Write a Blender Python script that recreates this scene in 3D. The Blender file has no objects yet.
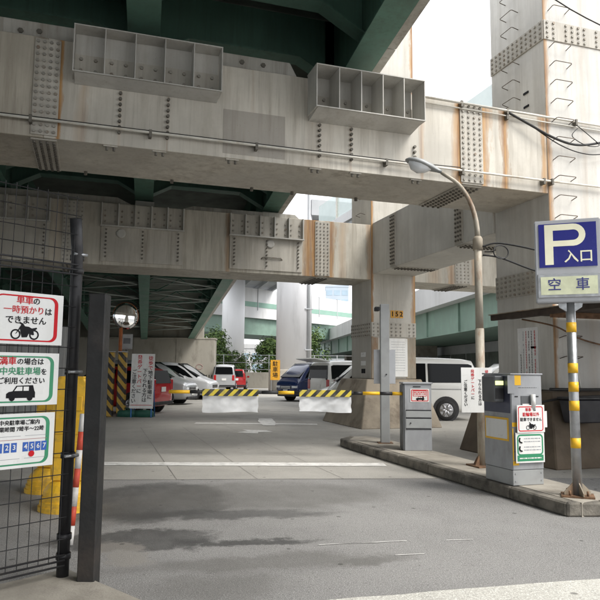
import bpy, bmesh, math, random
from mathutils import Vector, Matrix
random.seed(7)
S = bpy.context.scene
COL = S.collection
R = math.radians
sin, cos, PI = math.sin, math.cos, math.pi

# ---------------------------------------------------------------- camera
YAW, PITCH, ROLL = R(17.9), math.atan(71/645), R(0.5)
fwd = Vector((sin(YAW)*cos(PITCH), cos(YAW)*cos(PITCH), sin(PITCH)))
r0 = Vector((cos(YAW), -sin(YAW), 0)); u0 = r0.cross(fwd)
rt = r0*cos(ROLL) + u0*sin(ROLL); up = rt.cross(fwd)
cd = bpy.data.cameras.new('camera'); cam = bpy.data.objects.new('camera', cd); COL.objects.link(cam)
cam.matrix_world = Matrix(((rt.x, up.x, -fwd.x, 0), (rt.y, up.y, -fwd.y, 0), (rt.z, up.z, -fwd.z, 1.5), (0, 0, 0, 1)))
cd.sensor_fit = 'HORIZONTAL'; cd.angle = 2*math.atan(300/645); cd.clip_end = 3000; cd.clip_start = .05
S.camera = cam

# ---------------------------------------------------------------- world, sun, exposure
SUN_EL, SUN_AZ = R(50), R(145)          # azimuth from +Y clockwise: behind the camera, to the right
w = bpy.data.worlds.new('World'); S.world = w; w.use_nodes = True
nt = w.node_tree; nt.nodes.clear()
sky = nt.nodes.new('ShaderNodeTexSky'); sky.sky_type = 'NISHITA'; sky.sun_disc = False
sky.sun_elevation = SUN_EL; sky.sun_rotation = SUN_AZ; sky.dust_density = 4; sky.air_density = 1.2
hs = nt.nodes.new('ShaderNodeHueSaturation'); hs.inputs['Saturation'].default_value = .16
mx = nt.nodes.new('ShaderNodeMix'); mx.data_type = 'RGBA'; mx.inputs[0].default_value = .72
mx.inputs[7].default_value = (6.6, 6.75, 7.0, 1)        # even white cloud cover
bg = nt.nodes.new('ShaderNodeBackground'); bg.inputs['Strength'].default_value = .135
wo = nt.nodes.new('ShaderNodeOutputWorld')
nt.links.new(sky.outputs[0], hs.inputs['Color']); nt.links.new(hs.outputs[0], mx.inputs[6])
nt.links.new(mx.outputs[2], bg.inputs[0]); nt.links.new(bg.outputs[0], wo.inputs[0])
sl = bpy.data.lights.new('sun', 'SUN'); sl.energy = 1.5; sl.angle = R(25); sl.color = (1, .96, .9)
so = bpy.data.objects.new('sun', sl); COL.objects.link(so)
sd = Vector((sin(SUN_AZ)*cos(SUN_EL), cos(SUN_AZ)*cos(SUN_EL), sin(SUN_EL)))
so.rotation_euler = (-sd).to_track_quat('-Z', 'Y').to_euler(); so.location = sd*60
S.view_settings.view_transform = 'Standard'; S.view_settings.look = 'None'; S.view_settings.gamma = 1
S.view_settings.use_curve_mapping = False; S.view_settings.exposure = 1.2
try: S.cycles.max_bounces = 8; S.cycles.diffuse_bounces = 5
except Exception: pass

# ---------------------------------------------------------------- node helpers
def N(nt, t, ins=None, **pr):
    n = nt.nodes.new('ShaderNode' + t)
    for k, v in pr.items(): setattr(n, k, v)
    for k, v in (ins or {}).items():
        if isinstance(v, bpy.types.NodeSocket): nt.links.new(v, n.inputs[k])
        else: n.inputs[k].default_value = v
    return n
def mth(nt, op, a, b=0., c=0.): return N(nt, 'Math', {0: a, 1: b, 2: c}, operation=op).outputs[0]
def rng(nt, v, a, b, c=0., d=1.): return N(nt, 'MapRange', {0: v, 1: a, 2: b, 3: c, 4: d}, interpolation_type='SMOOTHSTEP').outputs[0]
def mixc(nt, f, a, b): return N(nt, 'Mix', {0: f, 6: a, 7: b}, data_type='RGBA').outputs[2]
def c4(c, k=1.): return (min(c[0]*k, 1), min(c[1]*k, 1), min(c[2]*k, 1), 1)
def noise(nt, vec, sc, det=4., rough=.55, stretch=None, dist=0.):
    if stretch: vec = N(nt, 'Mapping', {0: vec, 3: stretch}).outputs[0]
    return N(nt, 'TexNoise', {'Vector': vec, 'Scale': sc, 'Detail': det, 'Roughness': rough, 'Distortion': dist}).outputs[0]
MATS = {}
def newmat(name):
    m = bpy.data.materials.new(name); m.use_nodes = True
    b = m.node_tree.nodes['Principled BSDF']; MATS[name] = m
    return m, m.node_tree, b
def mat(name, col, rough=.6, metal=0., var=.12, sc=3., bump=0., bsc=80., dirt=None, damt=.5, stretch=None, emit=0., alpha=1., trans=0., spec=.5, coat=0., obj=False):
    m, t, b = newmat(name)
    pos = N(t, 'TexCoord').outputs['Object'] if obj else N(t, 'NewGeometry').outputs['Position']
    f = noise(t, pos, sc, 5., .6, stretch)
    c = mixc(t, rng(t, f, .3, .7), c4(col, 1-var), c4(col, 1+var))
    if dirt:
        f2 = noise(t, pos, sc*.6+.7, 6., .65, stretch)
        c = mixc(t, mth(t, 'MULTIPLY', rng(t, f2, .48, .72), damt), c, c4(dirt))
    t.links.new(c, b.inputs['Base Color'])
    b.inputs['Roughness'].default_value = rough; b.inputs['Metallic'].default_value = metal
    b.inputs['Specular IOR Level'].default_value = spec; b.inputs['Coat Weight'].default_value = coat
    b.inputs['Alpha'].default_value = alpha; b.inputs['Transmission Weight'].default_value = trans
    if rough > .3 and var > 0:
        fr = noise(t, pos, sc*2.3, 3.)
        t.links.new(rng(t, fr, .3, .7, rough-.1, min(rough+.1, 1)), b.inputs['Roughness'])
    if emit:
        t.links.new(c, b.inputs['Emission Color']); b.inputs['Emission Strength'].default_value = emit
    if bump:
        bn = noise(t, pos, bsc, 4.)
        t.links.new(N(t, 'Bump', {'Strength': bump, 'Distance': .01, 'Height': bn}).outputs[0], b.inputs['Normal'])
    return m
def steel(name, col, rust=(), grime=.6, gcol=(.20, .165, .12), rw=.05, rough=.55):
    """weathered paint: rain streaks running down, grime blotches, rust runs along given X lines (seams)"""
    m, t, b = newmat(name)
    pos = N(t, 'NewGeometry').outputs['Position']
    st = noise(t, pos, 5., 6., .65, (1, 1, .07))
    st2 = noise(t, pos, 17., 4., .6, (1, 1, .05))
    bl = noise(t, pos, .8, 6., .6)
    c = mixc(t, rng(t, bl, .3, .7), c4(col, .80), c4(col, 1.1))
    soot = noise(t, pos, 2.1, 7., .7, (1, 1, .35)); c = mixc(t, mth(t, 'MULTIPLY', rng(t, soot, .5, .75), grime*.7), c, c4(gcol, 1.35))
    g = mth(t, 'MULTIPLY', rng(t, st, .42, .68), rng(t, bl, .35, .65, .35, 1.))
    c = mixc(t, mth(t, 'MULTIPLY', g, grime), c, c4(gcol))
    c = mixc(t, mth(t, 'MULTIPLY', rng(t, st2, .50, .72), grime*.5), c, c4(gcol, .8))
    sp = noise(t, pos, 60., 2.)
    c = mixc(t, mth(t, 'MULTIPLY', rng(t, sp, .66, .74), .5), c, c4((.16, .11, .07)))
    if rust:
        x = N(t, 'SeparateXYZ', {0: pos}).outputs[0]
        wob = noise(t, pos, 3., 5., .7, (1, 1, .25))
        acc = None
        for xi, wd, amt in rust:
            d = mth(t, 'ABSOLUTE', mth(t, 'SUBTRACT', x, xi))
            wv = mth(t, 'MULTIPLY', rng(t, wob, .3, .7, .3, 1.7), wd)
            q = mth(t, 'SUBTRACT', 1., mth(t, 'DIVIDE', d, wv)); q = mth(t, 'MAXIMUM', q, 0.)
            q = mth(t, 'MULTIPLY', mth(t, 'POWER', q, .7), amt)
            acc = q if acc is None else mth(t, 'MAXIMUM', acc, q)
        ny = mth(t, 'ABSOLUTE', N(t, 'SeparateXYZ', {0: N(t, 'NewGeometry').outputs['Normal']}).outputs[1])
        acc = mth(t, 'MULTIPLY', acc, rng(t, ny, .4, .8))
        rc = mixc(t, rng(t, st2, .35, .65), c4((.43, .25, .10)), c4((.25, .125, .05)))
        c = mixc(t, acc, c, rc)
    t.links.new(c, b.inputs['Base Color'])
    t.links.new(rng(t, bl, .3, .7, rough-.08, rough+.15), b.inputs['Roughness'])
    bn = noise(t, pos, 2.2, 3.)
    t.links.new(N(t, 'Bump', {'Strength': .12, 'Distance': .03, 'Height': bn}).outputs[0], b.inputs['Normal'])
    return m
def stripes(name, ca, cb, period, axis=0, slant=1., rough=.5):
    m, t, b = newmat(name)
    xyz = N(t, 'SeparateXYZ', {0: N(t, 'TexCoord').outputs['Object']})
    v = mth(t, 'ADD', xyz.outputs[axis], mth(t, 'MULTIPLY', xyz.outputs[2 if axis != 2 else 0], slant))
    fr = mth(t, 'FRACT', mth(t, 'DIVIDE', mth(t, 'ADD', v, 50*period), period))
    n = noise(t, N(t, 'TexCoord').outputs['Object'], 9., 5.)
    c = mixc(t, mth(t, 'GREATER_THAN', fr, .5), c4(ca), c4(cb))
    c = mixc(t, mth(t, 'MULTIPLY', rng(t, n, .45, .75), .45), c, c4((.2, .18, .14)))
    t.links.new(c, b.inputs['Base Color']); b.inputs['Roughness'].default_value = rough
    return m

# ---------------------------------------------------------------- mesh builder
class MB:
    def __init__(s): s.v, s.f, s.sm = [], [], []
    def add(s, vs, fs, smooth=False):
        k = len(s.v); s.v += [tuple(p) for p in vs]; s.f += [[i+k for i in f] for f in fs]; s.sm += [smooth]*len(fs); return s
    def box(s, x0, x1, y0, y1, z0, z1):
        v = [(x, y, z) for z in (z0, z1) for x, y in ((x0, y0), (x1, y0), (x1, y1), (x0, y1))]
        return s.add(v, [(3, 2, 1, 0), (4, 5, 6, 7), (0, 1, 5, 4), (1, 2, 6, 5), (2, 3, 7, 6), (3, 0, 4, 7)])
    def prism(s, poly, axis, a, b):
        """extrude a 2D polygon along axis (0,1,2) from a to b"""
        n = len(poly)
        def P(p, q):
            return (q, p[0], p[1]) if axis == 0 else (p[0], q, p[1]) if axis == 1 else (p[0], p[1], q)
        v = [P(p, a) for p in poly] + [P(p, b) for p in poly]
        return s.add(v, [list(range(n))[::-1], list(range(n, 2*n))] + [(i, (i+1) % n, n+(i+1) % n, n+i) for i in range(n)])
    def frustum(s, lo, hi, z0, z1):
        """rectangles lo, hi = (x0,x1,y0,y1)"""
        v = [(x, y, z) for (x0, x1, y0, y1), z in ((lo, z0), (hi, z1)) for x, y in ((x0, y0), (x1, y0), (x1, y1), (x0, y1))]
        return s.add(v, [(3, 2, 1, 0), (4, 5, 6, 7), (0, 1, 5, 4), (1, 2, 6, 5), (2, 3, 7, 6), (3, 0, 4, 7)])
    def tube(s, pts, r, n=8, smooth=True, cap=True):
        pts = [Vector(p) for p in pts]; rs = r if isinstance(r, (list, tuple)) else [r]*len(pts)
        k = len(pts); vs = []; prev = None
        for i, p in enumerate(pts):
            d = (pts[min(i+1, k-1)] - pts[max(i-1, 0)]).normalized()
            if prev is None:
                a = d.cross(Vector((0, 0, 1)) if abs(d.z) < .9 else Vector((1, 0, 0))).normalized()
            else:
                a = (prev - d*prev.dot(d)).normalized()
            prev = a; b2 = d.cross(a)
            for j in range(n):
                t = 2*PI*j/n; vs.append(p + (a*cos(t) + b2*sin(t))*rs[i])
        fs = [(i*n+j, i*n+(j+1) % n, (i+1)*n+(j+1) % n, (i+1)*n+j) for i in range(k-1) for j in range(n)]
        s.add(vs, fs, smooth)
        if cap:
            o = len(s.v) - len(vs)
            s.f += [[o+j for j in range(n)][::-1], [o+(k-1)*n+j for j in range(n)]]; s.sm += [False, False]
        return s
    def lathe(s, prof, n=20, c=(0, 0, 0), smooth=True, sx=1., sy=1.):
        vs = [(c[0]+r*cos(2*PI*j/n)*sx, c[1]+r*sin(2*PI*j/n)*sy, c[2]+z) for r, z in prof for j in range(n)]
        s.add(vs, [(i*n+j, i*n+(j+1) % n, (i+1)*n+(j+1) % n, (i+1)*n+j) for i in range(len(prof)-1) for j in range(n)], smooth)
        o = len(s.v)-len(vs); k = len(prof)
        s.f += [[o+j for j in range(n)][::-1], [o+(k-1)*n+j for j in range(n)]]; s.sm += [False, False]
        return s
    def bolts(s, pts, axis, sgn, r=.022, h=.022):
        """hex heads; axis = face normal axis"""
        for p in pts:
            q = list(p); q[axis] += sgn*h
            s.tube([p, q], r, 6, False)
        return s
    def map(s, fn): s.v = [tuple(fn(*p)) for p in s.v]; return s
    def build(s, name, m, parent=None, world=False, bevel=0., seg=1, kind=None, label=None, sub=0, loc=None):
        me = bpy.data.meshes.new(name)
        off = (0, 0, 0)
        if world and parent is not None:
            q = parent; off = Vector((0, 0, 0))
            while q: off = off + q.location; q = q.parent
        me.from_pydata([(p[0]-off[0], p[1]-off[1], p[2]-off[2]) for p in s.v], [], s.f)
        for p, f in zip(me.polygons, s.sm): p.use_smooth = f
        if bevel:
            bm = bmesh.new(); bm.from_mesh(me)
            ed = [e for e in bm.edges if len(e.link_faces) == 2 and e.calc_face_angle(0) > .6]
            bmesh.ops.bevel(bm, geom=ed, offset=bevel, segments=seg, affect='EDGES', clamp_overlap=True)
            bm.to_mesh(me); bm.free()
        me.materials.append(m if not isinstance(m, str) else MATS[m])
        o = bpy.data.objects.new(name, me); COL.objects.link(o)
        if parent is not None: o.parent = parent
        if loc is not None: o.location = loc
        if sub:
            md = o.modifiers.new('sub', 'SUBSURF'); md.levels = sub; md.render_levels = sub
        if kind: o['kind'] = kind
        if label: o['label'] = label
        return o
def tag(o, label=None, cat=None, group=None, kind=None):
    for k, v in (('label', label), ('category', cat), ('group', group), ('kind', kind)):
        if v: o[k] = v
    return o
def thing(name, label, cat, loc=(0, 0, 0), rz=0., group=None):
    o = bpy.data.objects.new(name, None); COL.objects.link(o); o.empty_display_size = .1
    o.location = loc; o.rotation_euler = (0, 0, rz)
    return tag(o, label, cat, group)
def copy_tree(o, parent=None):
    c = o.copy(); COL.objects.link(c); c.parent = parent
    for ch in list(o.children): copy_tree(ch, c)
    return c
TEXTS = []
def text(name, body, size, m, parent, loc, rot=(PI/2, 0, 0), sx=1., bold=.0, line=1., ax='CENTER', ext=.0015):
    c = bpy.data.curves.new(name, 'FONT'); c.body = body; c.size = size; c.align_x = ax; c.align_y = 'CENTER'
    c.offset = bold*size; c.space_line = line; c.extrude = ext; c.resolution_u = 2
    o = bpy.data.objects.new(name+'_curve', c); COL.objects.link(o)
    TEXTS.append((o, name, m, parent, loc, rot, sx))
def finish_texts():
    dg = bpy.context.evaluated_depsgraph_get()
    for o, name, m, parent, loc, rot, sx in TEXTS:
        me = bpy.data.meshes.new_from_object(o.evaluated_get(dg)); me.name = name
        me.materials.clear(); me.materials.append(MATS[m])
        q = bpy.data.objects.new(name, me); COL.objects.link(q); q.parent = parent
        q.location = loc; q.rotation_euler = rot; q.scale = (sx, 1, 1)
    for o, *_ in TEXTS:
        c = o.data; bpy.data.objects.remove(o); bpy.data.curves.remove(c)
def vert(s): return '\n'.join(s)

# ---------------------------------------------------------------- materials
steel('beam_near_paint', (.56, .53, .465), ((.26, .03, .22), (.95, .03, .25), (3.35, .025, .25), (3.9, .03, .3), (2.25, .04, .15), (-.95, .05, 1.2), (-.57, .06, 1.3), (-.25, .09, .35), (5.92, .10, 1.1), (6.41, .16, 1.0), (6.86, .10, 1.1), (7.68, .12, .9), (5.2, .05, .5), (3.3, .3, .1)), .48)
steel('beam_far_paint', (.52, .49, .42), ((3.42, .08, .6), (5.72, .18, 1.0), (5.9, .12, 1.4), (6.42, .2, .9), (6.75, .15, .4), (7.6, .1, .6), (10.3, .2, .7), (11.1, .15, .6), (-.9, .2, .2), (9.7, .3, .35)), .65)
steel('column_near_paint', (.585, .57, .53), ((7.77, .08, 1.0), (8.6, .1, .15)), .26)
steel('column_far_paint', (.54, .515, .46), ((7.67, .07, 1.2), (9.05, .11, 1.2)), .36)
steel('long_beam_paint', (.53, .52, .48), (), .22)
steel('beam_dirty_paint', (.48, .44, .365), (), .85)
steel('bracket_paint', (.54, .53, .495), (), .28)
steel('plate_paint', (.50, .475, .42), (), .5)
steel('patch_paint', (.36, .335, .295), (), .35)
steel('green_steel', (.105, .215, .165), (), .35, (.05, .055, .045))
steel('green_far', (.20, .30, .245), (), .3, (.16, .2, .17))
steel('fascia_paint', (.44, .425, .385), (), .6)
mat('bolt_metal', (.30, .285, .25), .55, .2, .2, 9., dirt=(.2, .11, .05), damt=.6)
mat('bolt_dark', (.13, .12, .10), .6, .2, .2, 9.)
mat('brace_pale', (.36, .40, .37), .6, 0, .1)
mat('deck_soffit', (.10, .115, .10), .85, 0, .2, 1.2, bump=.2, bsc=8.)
mat('concrete', (.36, .33, .28), .9, 0, .16, 1.1, bump=.35, bsc=30., dirt=(.13, .115, .09), damt=.75)
mat('concrete_stained_shaded', (.125, .096, .068), .9, 0, .25, 1.3, bump=.4, bsc=24., dirt=(.075, .055, .04), damt=.85)  # brown stain, with the canopy's shade darkened into the base colour
mat('concrete_wall', (.36, .335, .285), .92, 0, .14, .5, bump=.3, bsc=6., dirt=(.10, .09, .07), damt=.7, stretch=(1, 1, .35))
mat('concrete_tan', (.30, .255, .195), .9, 0, .22, 1.4, bump=.4, bsc=24., dirt=(.12, .09, .065), damt=.8)
mat('kerb_concrete', (.36, .33, .28), .9, 0, .15, 2.5, bump=.4, bsc=60., dirt=(.12, .10, .08), damt=.6)
mat('kerb_face', (.17, .155, .13), .9, 0, .35, 4., bump=.7, bsc=40., dirt=(.04, .037, .033), damt=.9)
mat('white_pipe', (.60, .58, .52), .45, 0, .1, 4., dirt=(.3, .2, .1), damt=.5)
mat('black_rubber', (.02, .02, .02), .6, 0, .1)
mat('black_steel', (.028, .028, .03), .5, .3, .25, 6., bump=.1, bsc=60., dirt=(.07, .055, .045), damt=.4)
mat('post_steel', (.013, .013, .013), .6, .1, .3, 3., bump=.2, bsc=40., dirt=(.06, .045, .035), damt=.5)
mat('galvanised', (.42, .43, .44), .38, .75, .12, 8.)
mat('lamp_pole_paint', (.38, .345, .28), .65, .1, .2, 7., bump=.25, bsc=40., dirt=(.20, .105, .05), damt=.9, stretch=(1, 1, .35))
mat('rung_steel', (.17, .145, .12), .7, .3, .25, 9.)
mat('rusty_steel', (.20, .115, .065), .8, .2, .35, 6., bump=.4, bsc=50., dirt=(.07, .045, .03), damt=.6)
mat('rust_runs', (.30, .26, .20), .7, .1, .25, 4., dirt=(.24, .11, .04), damt=.9, stretch=(1, 1, .25))
mat('canopy_board', (.05, .035, .026), .8, 0, .3, 3., bump=.3, bsc=20.)
mat('sign_white', (.74, .74, .72), .35, 0, .04, 4., dirt=(.48, .45, .40), damt=.45, stretch=(1, 1, .3))
mat('sign_red', (.55, .012, .02), .6, 0, .05, spec=.25)
mat('sign_green', (.03, .25, .12), .4, 0, .05)
mat('sign_black', (.010, .010, .012), .7, 0, .05, spec=.2)
mat('sign_blue', (.02, .10, .42), .4, 0, .05)
mat('sign_grey', (.34, .35, .37), .5, 0, .05)
mat('sign_pink', (.42, .25, .24), .5, 0, .05)
mat('panel_blue', (.006, .008, .12), .35, 0, .05, emit=.25)
mat('panel_cream', (.66, .64, .48), .3, 0, .10, 2., emit=.14)
mat('panel_pale', (.50, .52, .36), .3, 0, .14, 5., emit=.16)
mat('letter_indigo', (.05, .055, .22), .4, 0, .05)
mat('frame_grey', (.46, .47, .49), .45, .2, .06, 3.)
mat('acrylic', (.9, .9, .85), .08, 0, 0, trans=1.)
mat('machine_grey', (.32, .33, .345), .4, .1, .08, 5., dirt=(.19, .18, .165), damt=.6, stretch=(1, 1, .4), bump=.05, bsc=30.)
mat('machine_side', (.33, .34, .34), .45, .1, .06, 3., dirt=(.2, .19, .18), damt=.4)
mat('machine_dark', (.10, .105, .11), .4, .1, .1)
mat('bin_dark', (.022, .022, .028), .5, 0, .2)
mat('machine_navy', (.06, .065, .10), .4, .1, .08)
mat('yellow_tape', (.80, .46, .02), .45, 0, .06)
mat('yellow_plastic', (.80, .47, .03), .5, 0, .15, 8., dirt=(.30, .20, .07), damt=.75)
mat('display_glow', (.75, .85, .3), .3, 0, 0, emit=.8)
mat('orange_paint', (.42, .12, .025), .6, 0, .15, 5., dirt=(.15, .06, .03), damt=.5)
mat('mirror_glass', (.85, .86, .86), .03, 1., 0)
mat('red_band', (.52, .06, .03), .6, 0, .15, 9., dirt=(.3, .12, .08), damt=.6)
mat('white_band', (.62, .60, .57), .6, 0, .1, 9., dirt=(.35, .32, .28), damt=.6)
mat('blue_leg', (.03, .14, .36), .5, .1, .1)
mat('green_block', (.02, .10, .07), .6, 0, .2)
mat('sheet_plastic', (.74, .75, .76), .3, 0, .06, 3., bump=.5, bsc=7., alpha=.86)
mat('hoarding', (.36, .36, .35), .6, .1, .07, 2., dirt=(.18, .165, .15), damt=.5, stretch=(1, 1, .2))
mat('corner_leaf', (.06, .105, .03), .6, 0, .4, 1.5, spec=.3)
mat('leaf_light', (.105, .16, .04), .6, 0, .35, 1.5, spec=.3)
mat('bark', (.09, .07, .05), .9, 0, .3, 8., bump=.5)
mat('round_column_paint', (.76, .76, .78), .5, 0, .05, .4, dirt=(.34, .34, .34), damt=.35, stretch=(1, 1, .15))
mat('far_white', (.58, .58, .58), .6, 0, .06, .4, dirt=(.38, .37, .35), damt=.4, stretch=(1, 1, .2))
mat('far_grey', (.36, .37, .38), .7, 0, .08, .5)
mat('far_band', (.20, .33, .27), .6, 0, .06, .6)
mat('far_glass', (.34, .44, .52), .15, 0, .1, .2)
mat('tower_wall', (.42, .48, .54), .5, 0, .05, .2)
mat('barrier_glass', (.50, .60, .58), .1, 0, .05, 1., alpha=.55)
mat('car_glass', (.006, .007, .008), .06, 0, 0, spec=.16)
mat('car_red', (.42, .008, .012), .25, 0, .03, coat=.8)
mat('car_silver', (.42, .43, .44), .28, .35, .03, coat=.7)
mat('car_white', (.70, .70, .67), .3, 0, .02, 1., dirt=(.5, .49, .46), damt=.3, coat=.6)
mat('car_pearl', (.62, .63, .64), .28, .1, .02, coat=.7)
mat('car_blue', (.010, .022, .085), .25, .1, .03, coat=.8)
mat('tyre', (.018, .018, .018), .85, 0, .2, 20.)
mat('rim', (.42, .42, .43), .35, .8, .05)
mat('chrome', (.7, .7, .7), .15, 1., 0)
mat('lamp_clear', (.72, .74, .76), .12, 0, .05, coat=.5)
mat('tail_red', (.40, .01, .01), .2, 0, .05, coat=.5)
mat('trim_black', (.02, .02, .022), .55, 0, .1)
mat('paint_white', (.72, .71, .68), .75, 0, .12, 7., bump=.2, bsc=60., dirt=(.30, .29, .27), damt=.75)
mat('seam_dark', (.14, .134, .125), .95, 0, .2)
mat('tile_yellow', (.62, .30, .02), .5, 0, .08)
stripes('tiger_sheet', (.70, .56, .06), (.025, .025, .025), .17, 0, -1.)
stripes('tiger_post', (.55, .34, .04), (.025, .022, .02), .34, 2, 1.2)

def asphalt(name, col, patches, speck=.25, bump=.5):
    m, t, b = newmat(name)
    pos = N(t, 'NewGeometry').outputs['Position']
    big = noise(t, pos, .5, 8., .68); mid = noise(t, pos, 1.6, 6., .65, (1, .5, 1)); fine = noise(t, pos, 95., 3., .75); grit = noise(t, pos, 30., 4., .7)
    c = mixc(t, rng(t, big, .3, .7), c4(col, .86), c4(col, 1.12))
    c = mixc(t, mth(t, 'MULTIPLY', rng(t, mid, .5, .72), .4), c, c4(col, .66))
    c = mixc(t, mth(t, 'MULTIPLY', rng(t, fine, .48, .64), speck), c, c4(col, 2.1))
    c = mixc(t, mth(t, 'MULTIPLY', rng(t, grit, .55, .7), speck), c, c4(col, .5))
    wv = N(t, 'TexNoise', {'Vector': pos, 'Scale': 1.5, 'Detail': 8., 'Roughness': .68}).outputs[1]
    wp = N(t, 'VectorMath', {0: wv, 1: (.5, .5, .5)}, operation='SUBTRACT').outputs[0]
    wp = N(t, 'VectorMath', {0: wp, 3: .9}, operation='SCALE').outputs[0]
    wp = N(t, 'VectorMath', {0: pos, 1: wp}, operation='ADD').outputs[0]
    rough = None
    for (cx, cy, rx, ry, rot, amt, pc, soft) in patches:
        q = N(t, 'Mapping', {0: wp, 1: (cx, cy, 0), 2: (0, 0, R(rot)), 3: (rx, ry, 50)}, vector_type='TEXTURE').outputs[0]
        ln = N(t, 'VectorMath', {0: q}, operation='LENGTH').outputs[1]
        f = mth(t, 'MULTIPLY', rng(t, ln, 1., 1-soft), amt)
        f = mth(t, 'MULTIPLY', f, rng(t, mid, .3, .6, .75, 1.))
        c = mixc(t, f, c, c4(pc))
    vor = N(t, 'TexVoronoi', {'Vector': pos, 'Scale': 2.6}).outputs['Distance']
    c = mixc(t, rng(t, vor, .075, .05, 0, .6), c, c4((.035, .033, .03)))       # chewing-gum spots
    t.links.new(c, b.inputs['Base Color'])
    t.links.new(rng(t, mid, .3, .7, .72, .92), b.inputs['Roughness'])
    bh = mth(t, 'ADD', fine, mth(t, 'MULTIPLY', grit, .8))
    t.links.new(N(t, 'Bump', {'Strength': bump, 'Distance': .006, 'Height': bh}).outputs[0], b.inputs['Normal'])
    return m
DK = (.062, .061, .059); MD = (.125, .12, .11)
asphalt('road_asphalt', (.235, .23, .222), [
    (.75, 7.75, 1.0, 1.3, -20, .85, DK, .24), (2.0, 7.8, 1.9, 1.05, -10, .6, MD, .4), (1.35, 6.85, 1.5, .28, -10, .75, DK, .5),
    (.45, 6.05, .8, .45, -6, .88, DK, .22), (1.35, 5.75, .85, .12, -12, .9, DK, .6), (1.35, 5.1, 1.4, .3, -6, .6, MD, .6), (2.3, 4.95, .5, .16, 0, .5, MD, .6),
    (.9, 4.6, .7, .4, 0, .5, MD, .6), (.32, 5.7, .22, .5, 20, .7, (.30, .28, .25), .4)], .75, 1.)
asphalt('lot_asphalt', (.35, .335, .305), [(2.2, 13.5, 2.5, 1.4, -15, .4, (.22, .21, .195), .7), (4., 20, 5, 3, 0, .3, (.24, .23, .21), .8)], .5, 1.)
asphalt('worn_paint', (.50, .485, .44), [], .6, .9)
asphalt('ground_asphalt', (.2, .198, .19), [], .2)

# ================================================================ the setting
def sheet(name, poly, z, m, kind='structure', parent=None):
    b = MB(); b.add([(x, y, z) for x, y in poly], [list(range(len(poly)))])
    o = b.build(name, m, parent)
    if kind: o['kind'] = kind
    return o
JY = lambda x: 9.45 - .24*x                    # joint between road and car park paving
sheet('ground', [(-400, -200), (500, -200), (500, 700), (-400, 700)], -.012, 'ground_asphalt')
road = sheet('road', [(-30, -20), (30, -20), (30, JY(30)), (-30, JY(-30))], 0, 'road_asphalt')
lot = sheet('car_park_paving', [(-30, JY(-30)), (30, JY(30)), (40, 75), (-30, 75)], .0, 'lot_asphalt')
def seam(x0, y0, x1, y1, wd=.012, m='seam_dark', name='seam', parent=None, z=.004):
    d = Vector((x1-x0, y1-y0, 0)).normalized(); n = Vector((-d.y, d.x, 0))*wd/2
    b = MB(); k = max(2, int(math.dist((x0, y0), (x1, y1))/.4)); L = []; Q = []
    for i in range(k+1):
        t = i/k; p = Vector((x0+(x1-x0)*t, y0+(y1-y0)*t, z)) + n*random.uniform(-.5, .5)
        L.append(p+n*random.uniform(.6, 1.3)); Q.append(p-n*random.uniform(.6, 1.3))
    b.add(L+Q, [(i, k+1+i, k+2+i, i+1) for i in range(k)])
    return b.build(name, m, parent)
seam(-6, JY(-6), 4.75, JY(4.75), .018, parent=lot)
for x in (1.2, 2.28, 3.45): seam(x, JY(x), x+.12, 17.5, .006, parent=lot)
def marking(name, label, pts, z=.006, group=None, m='paint_white'):
    """a painted marking with a slightly ragged outline"""
    v = []; n = len(pts)
    for i in range(n):
        a, c = Vector(pts[i]), Vector(pts[(i+1) % n]); k = max(1, int((c-a).length/.15))
        for j in range(k):
            p = a.lerp(c, j/k); q = .012 if j else 0
            v.append((p.x+random.uniform(-q, q), p.y+random.uniform(-q, q)))
    o = sheet(name, v, z, m, None); return tag(o, label, 'road marking', group)
def stripe(name, label, a, c, wd, group=None):
    a, c = Vector(a), Vector(c); d = (c-a).normalized(); n = Vector((-d.y, d.x))*wd/2
    return marking(name, label, [a-n, c-n, c+n, a+n], group=group)
stripe('stop_line', 'broad white stop line painted across the lane before the barrier', (-.6, 11.2), (4.62, 9.74), .36)
marking('edge_line', 'wide pale worn paint band along the bottom edge of the photo', [(1.30, 4.17), (1.9, 4.13), (2.7, 4.08), (3.7, 3.99), (4.9, 3.9), (4.9, 3.3), (1.3, 3.5)], m='worn_paint')
stripe('chalk_line', 'long thin white chalk line across the grey road', (1.95, 5.45), (2.75, 5.36), .015)
stripe('chalk_line', 'short thin white chalk line to the right on the road', (3.1, 5.28), (3.35, 5.24), .012)
stripe('chalk_line', 'thin white chalk line nearest the pale paint band', (2.45, 4.98), (2.7, 4.95), .012)
stripe('guide_line', 'worn white line on the paving behind the hanging sheets', (2.9, 18.6), (6.2, 17.5), .35)
marking('paint_arrow', 'worn white arrow painted on the paving below the barrier', [(3.45, 15.6), (3.8, 15.9), (3.75, 16.3), (4.3, 16.0), (4.35, 15.55), (4.0, 15.6), (3.9, 15.25)])
marking('paint_arrow_tail', 'ragged white paint tail beside the worn guide line', [(4.6, 17.4), (4.8, 18.8), (5.1, 19.9), (5.5, 19.8), (5.2, 18.3), (4.9, 17.3)], .009)
for i, (p, q) in enumerate((((6.6, 24), (9.8, 21.5)), ((8.3, 30), (13, 26.5)), ((9.6, 36), (15, 32)))):
    stripe('bay_line', ['white bay line nearest the striped barrier, behind its centre', 'middle white bay line in front of the blue van', 'farthest white bay line beside the round column'][i], p, q, .14, 'bay lines')
for i, (p, q) in enumerate((((.5, 26.5), (3.6, 24.6)), ((2.8, 31.5), (6.2, 29.6)))):
    stripe('bay_line', ['white bay line beside the red car', 'white bay line beside the silver minivans'][i], p, q, .14, 'bay lines')
marking('bay_line', 'white line on the paving in front of the white van wheel', [(8.9, 13.2), (9.05, 13.1), (12.6, 15.4), (12.4, 15.6)])

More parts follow.
